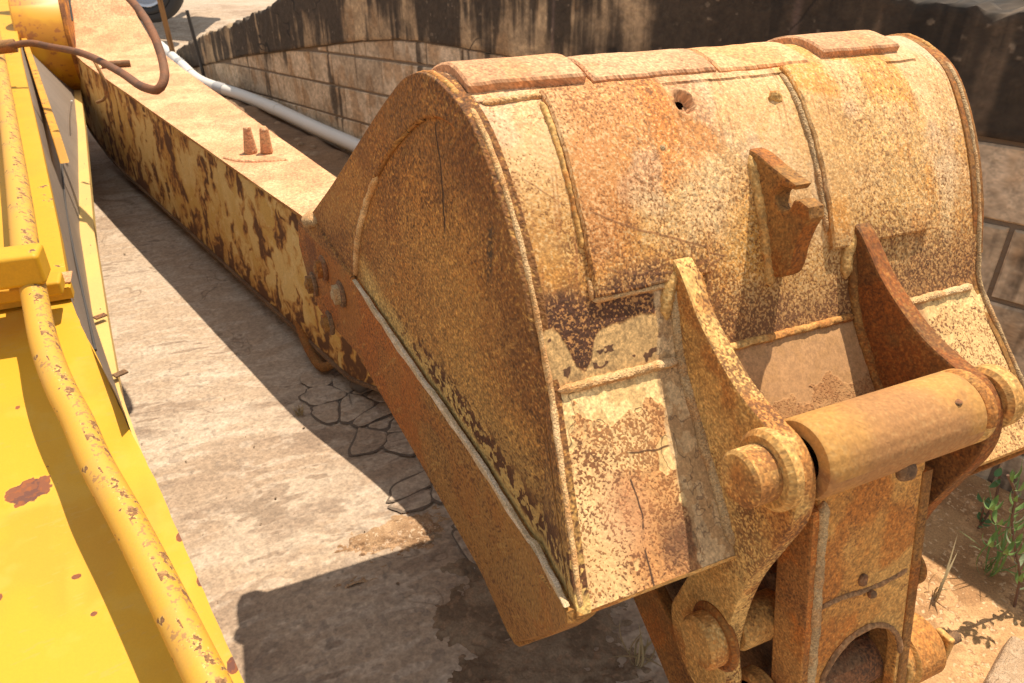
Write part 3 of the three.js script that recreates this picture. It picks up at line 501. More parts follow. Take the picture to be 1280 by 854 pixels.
  if (s < sWeld) { const lowr = sst(0.35, 0.47, s + 0.10 * (a - 0.5) + 0.05 * (b - 0.5)) * (mid * sst(0.585, 0.60, x) + right); mix3(c, sp + 0.2 * (cl - 0.5) > 0.46 ? [96, 60, 34] : [150, 102, 56], 0.68 * clamp(lowr)); }  // speckled rust brown; shade from lugs and hook painted into the colour
  // grey dried fillet beside the near lug
  const gw = 0.034 + 0.022 * sst(0.40, 0.62, s), gy = sst(0.553 - gw + 0.010 * (fbm(s * 40, 5, 3, 691) - 0.5), 0.558 - gw + 0.010 * (fbm(s * 40, 5, 3, 691) - 0.5), x) * (1 - sst(0.566, 0.57, x)) * sst(sPlate - 0.004, sPlate + 0.012, s);
  const gc = fbm(x * 70, s * 45, 4, 701), gk = 1 - sst(0.004, 0.014, Math.abs(fbm(x * 34, s * 28, 4, 703) - 0.5)); mix3(c, gc > 0.52 ? [192, 160, 118] : [172, 136, 94], 0.88 * gy); mix3(c, [104, 82, 60], 0.6 * gy * gk); h = lerp(h, 0.7 + 0.5 * (gc - 0.5) - 0.35 * gk, gy);
  const gm = 0.5 + 0.8 * sst(0.35, 0.65, fbm(x * 5 + 7, s * 5, 3, 705)); mul3(c, 1 + 0.24 * gm * (g + g2 - 1));
  o.h = h; o.r = 0.88;
}, false);
function sAtYc(y) { return (sAtYc.m ||= {})[y] ??= sAtY(y); }
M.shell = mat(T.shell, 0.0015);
const shUV = (x, s) => [(x - SX0) / SXW, (s - SS0) / SSW];

// side plate: z -1.72..-0.56, y 0.5..1.45
const WHITE = [[-1.340, 0.975], [-1.125, 0.919], [-0.891, 0.871], [-0.705, 0.815], [-0.620, 0.840], [-0.527, 0.878]];
const ARC = smoothPts([[-1.350, 0.977], [-1.300, 1.087], [-1.174, 1.235], [-1.037, 1.335], [-0.968, 1.366], [-0.905, 1.368], [-0.855, 1.338], [-0.812, 1.295]], 40);
const whiteY = z => polyline(WHITE, z);
T.side = bake(1536, 1280, (u, v, o) => {
  const z = -1.72 + u * 1.24, y = 0.5 + v * 0.95, d = y - whiteY(z);
  const a = fbm(z * 6, y * 6, 4, 711), b = fbm(z * 10, y * 12, 4, 721), w1 = fbm(z * 40, y * 40, 2, 731) - 0.5;
  const sp = fbm(z * 280 + w1 * 4, y * 280 + w1 * 3, 2, 741), g = vn(z * 600, y * 600, 751), g2 = vn(z * 280, y * 280, 761), cl = fbm(z * 8, y * 8, 3, 771);
  const c = o.c; let h = 0.5 + 0.3 * (g2 - 0.5) + 0.12 * (g - 0.5) + 0.3 * (sp - 0.5);
  if (d > 0) {
    set3(c, [166, 116, 62]); mix3(c, [150, 98, 48], sst(0.4, 0.62, a)); mix3(c, [168, 112, 54], 0.6 * sst(0.52, 0.66, b));
    const low = sst(0.34, 0.02, d + 0.2 * (a - 0.5)) * sst(-1.15, -0.8, z); mix3(c, [172, 138, 84], 0.75 * low);
    mix3(c, [104, 64, 36], 0.5 * sst(0.16, 0.04, polyline([[0.87, -0.52], [1.0, -0.62], [1.08, -0.69], [1.2, -0.735], [1.31, -0.795], [1.4, -0.9]], y) - z - 0.05 * (b - 0.5)) * sst(0.95, 1.1, y));
    const dk = sst(0.58, 0.68, sp * 0.62 + cl * 0.38); mix3(c, [92, 58, 30], 0.7 * dk); h -= 0.12 * dk;
    const lt = sst(0.6, 0.68, 1 - sp * 0.8 - cl * 0.2); mix3(c, [204, 158, 90], 0.6 * lt);
    mix3(c, [112, 72, 40], 0.55 * sst(0.5, 0.66, fbm(z * 3.4 + 4, y * 3.4, 4, 776)) * sst(0.1, 0.3, d)); const scr = sst(0.72, 0.8, fbm((z - y) * 90, (z + y) * 14, 3, 781)); mix3(c, [184, 142, 84], 0.35 * scr);
    // cream paint left along the bottom weld with dark rust breaking through it
    const cr = sst(0.085, 0.03, d + 0.05 * (b - 0.5)) * sst(-1.36, -1.28, z); mix3(c, [206, 172, 110], 0.8 * cr);
    const n3 = fbm(z * 105 + y * 30 + w1 * 2, y * 90 - z * 20, 3, 791), rr = sst(0.54, 0.57, n3 * 0.75 + cl * 0.25 + 0.05 * sst(-1.2, -0.8, z)) * sst(0.1, 0.05, d) * sst(0.012, 0.026, d) * sst(-1.3, -1.0, z); mix3(c, [84, 48, 24], 0.92 * rr); h -= 0.14 * rr;
    // a thin split in the plate
    const ck = 1 - sst(0.001, 0.0028, Math.abs(z + 0.957 - 0.05 * (1.35 - y) - 0.015 * (fbm(y * 20, 1, 3, 801) - 0.5))); mix3(c, [52, 32, 20], 0.9 * ck * sst(1.2, 1.22, y) * sst(1.36, 1.35, y)); h -= 0.3 * ck * sst(1.2, 1.22, y);
    // rubbed dark mark on the rim
    const mk = sst(0.012, 0.001, Math.abs(z + 0.812 - 0.16 * (y - 1.28) - 0.008 * (b - 0.5))) * sst(1.16, 1.2, y) * sst(1.27, 1.25, y); mix3(c, [62, 52, 46], 0.6 * mk * sst(0.35, 0.55, sp));
  } else {
    set3(c, [170, 106, 46]); mix3(c, [164, 116, 60], sst(0.42, 0.6, a + 0.5 * sst(-1.2, -0.8, z) - 0.2)); mix3(c, [172, 96, 34], 0.65 * sst(0.5, 0.64, b) * (1 - 0.6 * sst(-1.2, -0.9, z)));
    const dk = sst(0.59, 0.69, sp * 0.62 + cl * 0.38); mix3(c, [98, 58, 28], 0.65 * dk); h -= 0.12 * dk;
    mix3(c, [188, 144, 82], 0.45 * sst(0.6, 0.68, 1 - sp * 0.8 - cl * 0.2) * sst(-1.3, -0.9, z));
    const scr = sst(0.74, 0.8, fbm((z - y) * 70, (z + y) * 10, 3, 811)); mix3(c, [196, 156, 90], 0.4 * scr);
    mix3(c, [110, 62, 32], 0.6 * sst(0.58, 0.7, fbm(z * 5, y * 5, 4, 821)) * sst(-1.1, -1.4, z));
  }
  { const g3 = fbm(z * 330, y * 330, 2, 765); const gm = 0.45 + 0.8 * sst(0.35, 0.65, fbm(z * 4 + 7, y * 4, 3, 767)); mul3(c, 1 + gm * (0.24 * (g + g2 - 1) + 0.42 * (g3 - 0.5))); } o.h = h; o.r = 0.9;
}, false);
M.side = mat(T.side, 0.004);
const sideUV = g => { const p = g.attributes.position, uv = new Float32Array(p.count * 2); for (let i = 0; i < p.count; i++) { const off = p.getX(i) - XN(p.getZ(i)); uv[i * 2] = (p.getZ(i) + 1.72 + off * 0.8) / 1.24; uv[i * 2 + 1] = (p.getY(i) - 0.5 + off * 0.6) / 0.95; } g.setAttribute('uv', new THREE.BufferAttribute(uv, 2)); return g; };
// sets a plate drawn in the z-y plane onto the near (-1) or far (1) splayed side; x of the plate = distance outwards
const splay = (g, side) => { const p = g.attributes.position; for (let i = 0; i < p.count; i++) { const z = p.getZ(i), o = p.getX(i); p.setX(i, side < 0 ? XN(z) - o : XF(z) + o); } if (side < 0) { const n = clean(g); const q = n.attributes.position.array, uvA = n.attributes.uv?.array; for (let i = 0; i < q.length; i += 9) for (let k = 0; k < 3; k++) { const t = q[i + 3 + k]; q[i + 3 + k] = q[i + 6 + k]; q[i + 6 + k] = t; } n.computeVertexNormals(); return n; } g.computeVertexNormals(); return g; };

const holeS = sAtY(1.3765);
T.white = rustTex(83, { base: [204, 184, 156], alt: [188, 162, 126], warm: [184, 160, 122], dark: [120, 100, 80], light: [214, 204, 188], darkAt: 0.7, size: 384 });
M.whiteWeld = mat(T.white, 0.004, [0.2, 0.2]); M.pinkPale = mat(T.pink, 0.002, [0.5, 0.5], { color: new THREE.Color(1.2, 1.18, 0.98) });
const bucket = group('excavator_bucket', 'big rusty ochre digging bucket lying with its curved back up, in the middle', 'bucket');
{
  const N = 200, back = grid(240, 230, (u, v) => {
    const s = lerp(-0.1, sEnd, v), q = prof(s), x = lerp(XN(q.z) + 0.004, XF(q.z) - 0.004, u);
    let d = shellDent(x, s);
    const hx = (x - 0.634) / 0.0135, hs = (s - holeS) / 0.016, hr = Math.hypot(hx, hs) + 0.35 * (fbm(x * 90, s * 90, 2, 831) - 0.5); d -= 0.012 * sst(1.15, 0.85, hr) - 0.003 * sst(1.0, 1.2, hr) * sst(1.9, 1.3, hr);
    const t = shUV(x, s); return [x, q.y + q.ny * d, q.z + q.nz * d, t[0], t[1]];
  });
  { // the torn hole goes right through
    const ix = back.index.array, p = back.attributes.position, keep = [], hq = prof(holeS); const inH = i => Math.hypot((p.getX(i) - 0.634) / 0.0115, (p.getY(i) - hq.y) / 0.012, (p.getZ(i) - hq.z) / 0.020) + 0.35 * (fbm(p.getX(i) * 90, p.getZ(i) * 90, 2, 833) - 0.5) < 0.95;
    for (let i = 0; i < ix.length; i += 3) if (!(inH(ix[i]) && inH(ix[i + 1]) && inH(ix[i + 2]))) keep.push(ix[i], ix[i + 1], ix[i + 2]); back.setIndex(keep); }
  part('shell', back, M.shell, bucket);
  const fl = grid(30, 60, (u, v) => { const s = lerp(-RIDGE, -0.095, v), q = prof(s), x = lerp(XN(q.z) + 0.004, XF(q.z) - 0.004, u), d = 0.004 * (fbm(x * 6, s * 6, 3, 841) - 0.5); return [x, q.y + q.ny * d, q.z + q.nz * d, x, s]; });
  part('floor_plate', fl, M.pink, bucket);
  const inner = grid(30, 90, (u, v) => { const s = lerp(-RIDGE, sEnd, v), q = prof(s), x = lerp(XN(q.z) + 0.004, XF(q.z) - 0.004, u); return [x, q.y - q.ny * 0.03, q.z - q.nz * 0.03, x, s]; });
  part('inner_shell', inner, M.brown, bucket);
  const lip = grid(20, 3, (u, v) => { const q = prof(-RIDGE), x = lerp(XN(q.z), XF(q.z), u), d = -0.03 * v; return [x, q.y + q.ny * d, q.z + q.nz * d - 0.004 * Math.sin(v * Math.PI), x, v * 0.03]; });
  part('cutting_lip', lip, M.brown, bucket);
  const qe = prof(sEnd), x0 = XN(qe.z) + 0.004, x1 = XF(qe.z) - 0.004;      // hinge end turns under
  const under = grid(40, 14, (u, v) => { const x = lerp(x0, x1, u), a = Math.min(1, v / 0.35), t = Math.max(0, (v - 0.35) / 0.65); const th = a * 1.9, r = 0.022; const y = qe.y - r * Math.sin(th) - 0.028 * t, z = qe.z - r * (1 - Math.cos(th)) - 0.085 * t; return [x, y + 0.003 * (fbm(x * 14, v * 3, 3, 851) - 0.5), z, x, v * 0.15]; });
  part('hinge_edge', under, M.ochre, bucket);
}
function sideSet(side) {
  const out = smoothPts([[-1.607, 1.017], [-1.403, 1.154], [-1.210, 1.292], [-1.100, 1.368], [-1.035, 1.406], [-0.975, 1.420], [-0.920, 1.411], [-0.858, 1.383], [-0.793, 1.311], [-0.738, 1.216], [-0.686, 1.082], [-0.620, 1.0], [-0.570, 0.936], [-0.518, 0.872]], 70);
  const tail = [[-0.530, 0.845], [-0.545, 0.825], [-0.584, 0.765], [-0.686, 0.62], [-0.730, 0.565], [-0.738, 0.572], [-0.760, 0.580], [-0.851, 0.617], [-1.075, 0.698], [-1.370, 0.790], [-1.560, 0.80]];
  const sub = pts => { const r = []; for (let i = 0; i < pts.length; i++) r.push(pts[i]); return r; };
  const near = side < 0, m = near ? M.side : M.brown, uvf = near ? sideUV : boxUV;
  part('side_plate', uvf(splay(plateZY(sub(out.concat(tail)), -0.02, 0.0, 0.002), side)), m, bucket);
  // raised rim plate outside the arc
  const ring = out.slice(0, 50).concat(ARC.slice().reverse());
  const rz = [[-1.607, 1.017], ...out.slice(1, 53), ...ARC.slice().reverse(), [-1.345, 0.978]];
  part('rim_plate', uvf(splay(plateZY(rz, -0.004, 0.006, 0.002), side)), m, bucket);
  // cutter bar along the mouth edge
  const bar = [[-1.595, 1.028], [-1.56, 1.034], [-1.509, 1.018], [-1.340, 0.975], [-1.125, 0.919], [-0.892, 0.868], [-0.705, 0.815], [-0.620, 0.838], [-0.527, 0.876], [-0.522, 0.860], [-0.545, 0.822], [-0.584, 0.762], [-0.686, 0.617], [-0.728, 0.557], [-0.742, 0.549], [-0.765, 0.556], [-0.851, 0.617], [-1.075, 0.698], [-1.370, 0.792], [-1.53, 0.786], [-1.602, 0.790], [-1.660, 0.845], [-1.694, 0.925], [-1.675, 0.985], [-1.64, 1.012]];
  part('cutter_bar', uvf(splay(plateZY(bar, -0.03, 0.012, 0.004), side)), m, bucket);
  const X = (z, o) => near ? XN(z) - o : XF(z) + o;
  const P = (q, o) => [X(q[0], o), q[1], q[0]];
  { const up = [], dn = []; for (let i = 0; i <= 60; i++) { const z = lerp(-1.335, -0.53, i / 60), y = whiteY(z), te = Math.min(1, i / 6, (60 - i) / 3), w = te * (0.006 + 0.008 * (fbm(z * 30, 3, 4, 861) - 0.5)), w2 = te * (0.006 + 0.010 * (fbm(z * 30, 9, 4, 862) - 0.5)); up.push([z, y + 0.004 + w]); dn.push([z, y + 0.004 - w2]); }
    part('seam_strip', boxUV(splay(plateZY(up.concat(dn.reverse()), 0.006, 0.0142, 0.002), side)), M.whiteWeld, bucket, near ? 'narrow pale strip of filled weld along the cutter bar' : undefined); }
  part('weld_bead', bead(ARC.map(q => P(q, 0.001)).slice(0, 12), 0.0065, 862, 0.1), M.cream, bucket);
  part('weld_bead', bead(ARC.map(q => P(q, 0.001)).slice(11), 0.004, 863, 0.1), M.brown, bucket);
  const rim = []; for (let s = 0.1; s <= sEnd - 0.005; s += 0.03) { const q = prof(s); rim.push([X(q.z, -0.006), q.y + q.ny * 0.001, q.z + q.nz * 0.001]); }
  part('weld_bead', bead(rim, 0.004, 864, 0.06), near ? M.cream : M.weld, bucket);
  const rim2 = []; for (let s = -RIDGE + 0.02; s <= 0.1; s += 0.03) { const q = prof(s); rim2.push([X(q.z, -0.004), q.y, q.z]); }
  part('weld_bead', bead(rim2, 0.0045, 865, 0.1), M.ochre, bucket);
  for (const [z, y] of [[-1.517, 0.932], [-1.417, 0.912], [-1.610, 0.856], [-1.525, 0.793]]) {
    const sg = near ? -1 : 1, hex = new THREE.CylinderGeometry(0.021, 0.022, 0.016, 6); hex.rotateZ(Math.PI / 2); const x = X(z, 0.012);
    hex.translate(x + sg * 0.010, y, z); const wash = turnX(near ? capProf(x - 0.006, x + 0.004, 0.029, 0.002) : capProf(x - 0.004, x + 0.006, 0.029, 0.002), y, z, 24);
    const shank = turnX(near ? capProf(x - 0.022, x - 0.010, 0.011, 0.003) : capProf(x + 0.010, x + 0.022, 0.011, 0.003), y, z, 16);
    const bolt = part('bolt', merge([boxUV(hex), shank]), z === -1.417 ? M.weld : M.brown, bucket); part('washer', wash, M.grime, bolt);
  }
  part('weld_bead', rough(new THREE.SphereGeometry(0.02, 20, 14).scale(1.2, 0.9, 1.6).translate(X(-1.57, 0.006), 1.026, -1.57), 0.006, 60, 866), M.weld, bucket);
}
sideSet(-1); sideSet(1);

// slabs laid over the shell: outline in x and s, height t, slightly uneven
function slab(x0, x1, s0, s1, t, seed, m, name = 'wear_plate', wob = 0.002, uvmode = 'shell') {
  const nu = Math.max(8, Math.round((x1 - x0) / 0.008)), nv = Math.max(8, Math.round((s1 - s0) / 0.008)), b = 0.003;
  const X0 = x0, X1 = x1;
  const g = grid(nu + 4, nv + 4, (u, v) => {
    const iu = Math.round(u * (nu + 4)), iv = Math.round(v * (nv + 4));
    const eu = iu <= 1 ? 0 : iu >= nu + 3 ? 1 : (iu - 2) / nu, ev = iv <= 1 ? 0 : iv >= nv + 3 ? 1 : (iv - 2) / nv;
    const edgeU = iu === 0 || iu === nu + 4, edgeV = iv === 0 || iv === nv + 4, e1 = iu <= 1 || iu >= nu + 3 || iv <= 1 || iv >= nv + 3;
    let x = lerp(X0, X1, eu), s = lerp(s0, s1, ev);
    x += wob * 2 * (fbm(s * 40, eu * 7 + seed, 3, seed) - 0.5) * (Math.abs(eu - 0.5) * 2); s += wob * 2 * (fbm(x * 40, ev * 7 + seed, 3, seed + 1) - 0.5) * (Math.abs(ev - 0.5) * 2);
    if (!e1) { if (iu === 2) x += b; if (iu === nu + 2) x -= b; if (iv === 2) s += b; if (iv === nv + 2) s -= b; }
    const q = prof(s); let d = (edgeU || edgeV) ? -0.006 : e1 ? t - b : t; d += shellDent(x, s) + (e1 ? 0 : 0.0012 * (fbm(x * 60, s * 60, 3, seed + 2) - 0.5));
    const uv = uvmode === 'shell' ? shUV(x + d * 0.8, s + d * 0.8) : [x + seed * 0.13 + d * 0.8, s + d * 0.8]; return [x, q.y + q.ny * d, q.z + q.nz * d, uv[0], uv[1]];
  });
  return part(name, toCreasedNormals(clean(g), 0.6), m, bucket);
}
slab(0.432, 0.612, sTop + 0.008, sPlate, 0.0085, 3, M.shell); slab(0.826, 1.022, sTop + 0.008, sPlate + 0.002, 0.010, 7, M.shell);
slab(0.340, 0.508, -0.20, sTop - 0.008, 0.013, 11, M.pink, 'wear_plate', 0.002, 'tile'); slab(0.520, 0.722, -0.20, sTop - 0.004, 0.006, 12, M.pink, 'wear_plate', 0.002, 'tile');
slab(0.726, 0.890, -0.20, sTop, 0.0055, 13, M.pinkPale, 'wear_plate', 0.002, 'tile'); slab(0.925, 1.085, -0.20, sTop - 0.012, 0.0125, 14, M.pink, 'wear_plate', 0.002, 'tile');
slab(0.34, 1.10, sTop + 0.002, sTop + 0.018, 0.003, 15, M.shell, 'backing_strip', 0.003);
// weld beads on the shell
const line = (pts, d) => pts.map(p => onShell(p[0], p[1], d));
const seq = (x0, s0, x1, s1, n = 14) => Array.from({ length: n + 1 }, (_, i) => [lerp(x0, x1, i / n), lerp(s0, s1, i / n)]);
part('weld_bead', bead(line(seq(0.366, sWeld, 0.548, sWeld), 0.002), 0.0062, 21, 0.12), M.cream, bucket);
part('weld_bead', bead(line(seq(0.586, sWeld, 0.862, sWeld), 0.001), 0.0058, 22, 0.12), M.ochre, bucket);
part('weld_bead', bead(line(seq(0.900, sWeld, 1.115, sWeld), 0.002), 0.006, 23, 0.12), M.cream, bucket);
part('weld_bead', bead(line(seq(0.428, 0.10, 0.430, 0.30), 0.000), 0.0042, 24, 0.2), M.ochre, bucket);
part('weld_bead', bead(line(seq(0.431, 0.34, 0.431, sPlate + 0.004), 0.002), 0.0035, 25, 0.2), M.cream, bucket);
part('weld_bead', bead(line(seq(0.431, sPlate + 0.004, 0.545, sPlate + 0.004), 0.002), 0.004, 26, 0.2), M.cream, bucket);
part('weld_bead', bead(line(seq(0.823, 0.09, 0.823, 0.34), 0.000), 0.0044, 27, 0.2), M.weld, bucket);
part('weld_bead', bead(line(seq(0.614, 0.22, 0.614, sPlate - 0.01), 0.000), 0.0028, 28, 0.2), M.cream, bucket);
part('weld_bead', bead(line(seq(1.024, 0.16, 1.024, sPlate - 0.01), 0.000), 0.0028, 29, 0.2), M.cream, bucket);
part('weld_bead', bead(line(seq(0.35, sTop + 0.018, 0.515, sTop + 0.012), 0.001), 0.004, 30, 0.3), M.cream, bucket);
part('weld_spot', rough(new THREE.SphereGeometry(0.009, 14, 10).scale(1.6, 1, 1).translate(...onShell(0.79, 0.135, -0.002)), 0.006, 120, 31), M.ochre, bucket);
part('weld_spot', rough(new THREE.SphereGeometry(0.005, 12, 8).translate(...onShell(0.572, 0.19, 0.006)), 0.002, 120, 32), M.weld, bucket);
// hook plate on the back
{
  const hk = smoothPts([[-0.826, 1.300], [-0.812, 1.316], [-0.788, 1.318], [-0.745, 1.307], [-0.700, 1.297]], 16).concat([[-0.704, 1.289], [-0.722, 1.288]], smoothPts([[-0.728, 1.283], [-0.7335, 1.272], [-0.728, 1.262], [-0.716, 1.258], [-0.705, 1.264], [-0.701, 1.276]], 12), [[-0.690, 1.280], [-0.672, 1.276]], smoothPts([[-0.668, 1.262], [-0.676, 1.243], [-0.682, 1.215], [-0.683, 1.190], [-0.690, 1.172], [-0.72, 1.160], [-0.75, 1.165]], 14), [[-0.79, 1.25], [-0.825, 1.30]]);
  part('hook_plate', boxUV(plateZY(hk, 0.712, 0.740, 0.004)), M.brown, bucket, 'upright hook plate with an open notch');
  const wl = seq(0.712, 0.215, 0.712, 0.40, 8); part('weld_bead', bead(line(wl, 0.002), 0.008, 34, 0.25), M.ochre, bucket);
}
// the two lugs that carry the linkage
const EAR = smoothPts([[-0.745, 1.195], [-0.735, 1.210], [-0.718, 1.205], [-0.657, 1.150], [-0.577, 1.102], [-0.520, 1.085], [-0.487, 1.078], [-0.462, 1.058], [-0.449, 1.020], [-0.450, 0.982], [-0.466, 0.931], [-0.493, 0.846], [-0.505, 0.764], [-0.504, 0.689], [-0.488, 0.637], [-0.492, 0.596], [-0.525, 0.568], [-0.575, 0.575], [-0.615, 0.615], [-0.630, 0.657], [-0.620, 0.700], [-0.606, 0.745]], 110).concat([[-0.600, 0.80], [-0.625, 0.93], [-0.70, 1.075], [-0.75, 1.17]]);
const PZ = -0.489, PY = 1.044;                                        // upper pin axis
const BZ = -0.528, BY = 0.706;                                        // lower pin axis
M.brown2 = M.brown.clone(); M.brown2.color.setRGB(0.60, 0.55, 0.46);
for (const [x0, sgn] of [[0.552, -1], [0.866, 1]]) {
  const ear = part('lug', boxUV(plateZY(EAR, x0, x0 + 0.030, 0.004), x0, 0.1), sgn < 0 ? M.speck : M.brown2, bucket);
  const xo = sgn < 0 ? x0 : x0 + 0.030;                               // outer face
  const a = sgn < 0 ? [xo - 0.020, xo + 0.002] : [xo - 0.002, xo + 0.030];
  part('pin_collar', turnX(capProf(a[0], a[1], sgn < 0 ? 0.049 : 0.043, 0.006), PY, PZ), M.ochre, ear);
  part('pin_boss', turnX(capProf(xo - 0.007, xo + 0.007, 0.050, 0.005), BY, BZ), M.brown, ear);
  const fil = EARBASE(x0 + (sgn < 0 ? 0.0 : 0.0)); part('weld_bead', bead(fil, 0.008, 41 + sgn, 0.06), sgn < 0 ? M.weld : M.brown, ear);
  part('weld_bead', bead(EARBASE(x0 + 0.032), 0.011, 43 + sgn, 0.1), M.ochre, ear);
  part('weld_bead', bead([onShell(x0 - 0.014, sPlate + 0.05, 0), onShell(x0 - 0.006, sPlate + 0.005, 0.002), onShell(x0 + 0.015, sPlate - 0.016, 0.004), onShell(x0 + 0.037, sPlate + 0.004, 0.002), onShell(x0 + 0.045, sPlate + 0.05, 0)], 0.009, 46 + sgn, 0.15), M.ochre, ear);
}
function EARBASE(x) { const r = []; for (let s = sPlate + 0.0; s < sEnd - 0.01; s += 0.04) r.push(onShell(x, s, 0.002)); return r; }
for (const x of [0.567, 0.881]) part('weld_bead', rough(new THREE.SphereGeometry(0.014, 16, 12).scale(1.2, 0.7, 1).translate(...onShell(x, sPlate - 0.006, 0.006)), 0.008, 90, 45), M.ochre, bucket);
part('pivot_pin', merge([turnX(capProf(0.497, 0.56, 0.034, 0.004), PY, PZ), turnX(capProf(0.89, 0.930, 0.026, 0.004), PY, PZ)]), M.speck, bucket);
part('pivot_pin', merge([turnX(capProf(0.519, 0.56, 0.039, 0.005), BY, BZ), turnX(capProf(0.582, 0.866, 0.033, 0.004), BY, BZ), turnX(capProf(0.89, 0.925, 0.037, 0.004), BY, BZ)]), M.ochre, bucket);

for (const k of ['ochre', 'speck']) M[k].color.setRGB(1.0, 1.06, 0.98); M.tube.color.setRGB(1.06, 1.12, 1.04);
M.side.color.setRGB(0.80, 0.80, 0.70); M.brown.color.setRGB(0.74, 0.74, 0.64);
M.shell.color.setRGB(1.06, 1.12, 1.16); M.pink.color.setRGB(1.04, 1.04, 0.98);
// ---------------------------------------------------------------- linkage under the lugs
{
  const L = group('bucket_link', 'rusty brown box link hanging from the thick tube between the two bucket lugs', 'link');
  const tb = part('tube', turnX([[0.587, 0.030], [0.587, 0.047], [0.591, 0.050], [0.838, 0.050], [0.842, 0.046], [0.842, 0.03]], PY, PZ, 72), M.tube, L, 'thick round ochre tube');
  part('end_ring', turnX([[0.843, 0.034], [0.843, 0.047], [0.847, 0.050], [0.858, 0.050], [0.862, 0.046], [0.862, 0.034]], PY, PZ, 60), M.ochre, L);
  const nip = rough(new THREE.SphereGeometry(0.014, 16, 12).scale(1, 1, 0.8).translate(0.722, PY - 0.030, PZ + 0.043), 0.002, 90, 71); part('grease_nipple', nip, M.grime, tb);
  part('dent_mark', rough(new THREE.SphereGeometry(0.0045, 12, 8).scale(1.4, 0.5, 1).translate(0.800, PY + 0.040, PZ + 0.028), 0.002, 90, 72), M.grime, tb);
  // front plate, leaning, with an arch cut for the lower pin
  const fz = y => -0.432 - 0.196 * (y - 0.676), pts = [], ay = 0.622, ax = 0.742, ar = 0.073;
  const sh = new THREE.Shape(); sh.moveTo(0.640, 0.52); sh.lineTo(0.640, 0.99); sh.lineTo(0.826, 0.99); sh.lineTo(0.826, 0.52); sh.lineTo(ax + ar, 0.52); sh.lineTo(ax + ar, ay); sh.absarc(ax, ay + 0.026, ar, 0, Math.PI, false); sh.lineTo(ax - ar, 0.52); sh.closePath();
  const fp = new THREE.ExtrudeGeometry(sh, { depth: 0.014, bevelEnabled: true, bevelThickness: 0.003, bevelSize: 0.003, bevelOffset: -0.003, bevelSegments: 2, curveSegments: 30 });
  { const p = fp.attributes.position; for (let i = 0; i < p.count; i++) p.setZ(i, p.getZ(i) - 0.017 + fz(p.getY(i))); fp.computeVertexNormals(); }
  part('front_plate', boxUV(fp), M.link, L);
  const arcPts = []; for (let i = 0; i <= 16; i++) { const a = Math.PI * i / 16; const y = ay + 0.026 + (ar + 0.004) * Math.sin(a); arcPts.push([ax + (ar + 0.004) * Math.cos(a), y, fz(y) + 0.001]); }
  part('weld_bead', bead(arcPts, 0.0042, 73, 0.1), M.grime2, L);
  const side = (x0, x1) => { const e = []; for (let y = 0.5; y <= 1.0; y += 0.05) e.push([fz(y) + 0.003, y]); const bk = e.map(q => [q[0] - 0.062 - 0.02 * sst(0.9, 1.0, q[1]), q[1]]).reverse(); return boxUV(plateZY(e.concat(bk), x0, x1, 0.004)); };
  part('side_plate', side(0.628, 0.646), M.ochre2, L); part('side_plate', side(0.820, 0.840), M.brown, L);
  part('weld_bead', bead([0.96, 0.88, 0.8, 0.7, 0.6, 0.52].map(y => [0.645, y, fz(y) + 0.001]), 0.0075, 74, 0.05), M.weld, L);
  part('weld_bead', bead([0.66, 0.7, 0.74, 0.79, 0.82].map(x => [x, 0.985, fz(0.985) + 0.004]), 0.010, 75, 0.15), M.ochre, L);
  part('weld_bead', bead([0.652, 0.69, 0.74, 0.79, 0.815].map((x, i) => [x, 0.793 + 0.004 * Math.sin(i * 2), fz(0.793) - 0.001]), 0.0042, 76, 0.15), M.grime2, L, 'dark greasy weld line across the front plate');
  part('weld_spot', rough(new THREE.SphereGeometry(0.007, 12, 8).scale(1, 1.7, 0.8).translate(0.728, 0.813, fz(0.813) + 0.002), 0.003, 100, 77), M.grime, L);
  part('weld_spot', rough(new THREE.SphereGeometry(0.006, 12, 8).translate(0.742, 0.787, fz(0.787) + 0.006), 0.002, 100, 78), M.grime, L);
  part('pin_boss', turnX(capProf(0.840, 0.852, 0.030, 0.004), 0.775, -0.475), M.brown, L);
  // lower pin with its right-hand boss
  part('lower_pin', merge([turnX(capProf(0.60, 0.90, 0.040, 0.004), 0.585, -0.478)]), M.grime, L);
  const bs = part('pin_boss', turnX([[0.842, 0.03], [0.842, 0.047], [0.846, 0.051], [0.852, 0.051], [0.856, 0.044], [0.862, 0.044], [0.866, 0.051], [0.918, 0.051], [0.924, 0.045], [0.924, 0]], 0.585, -0.458, 48), M.ochre, L);
  part('pin_boss', turnX(capProf(0.60, 0.628, 0.05, 0.004), 0.585, -0.478), M.ochre, L);
  const lu = new RoundedBoxGeometry(0.012, 0.05, 0.03, 2, 0.004); lu.translate(0.934, 0.600, -0.432); part('retainer', boxUV(lu), M.ochre, L);
  const bo = new THREE.CylinderGeometry(0.010, 0.010, 0.018, 6); bo.rotateZ(Math.PI / 2); bo.translate(0.949, 0.612, -0.428); part('bolt', boxUV(bo), M.grime, L);
}
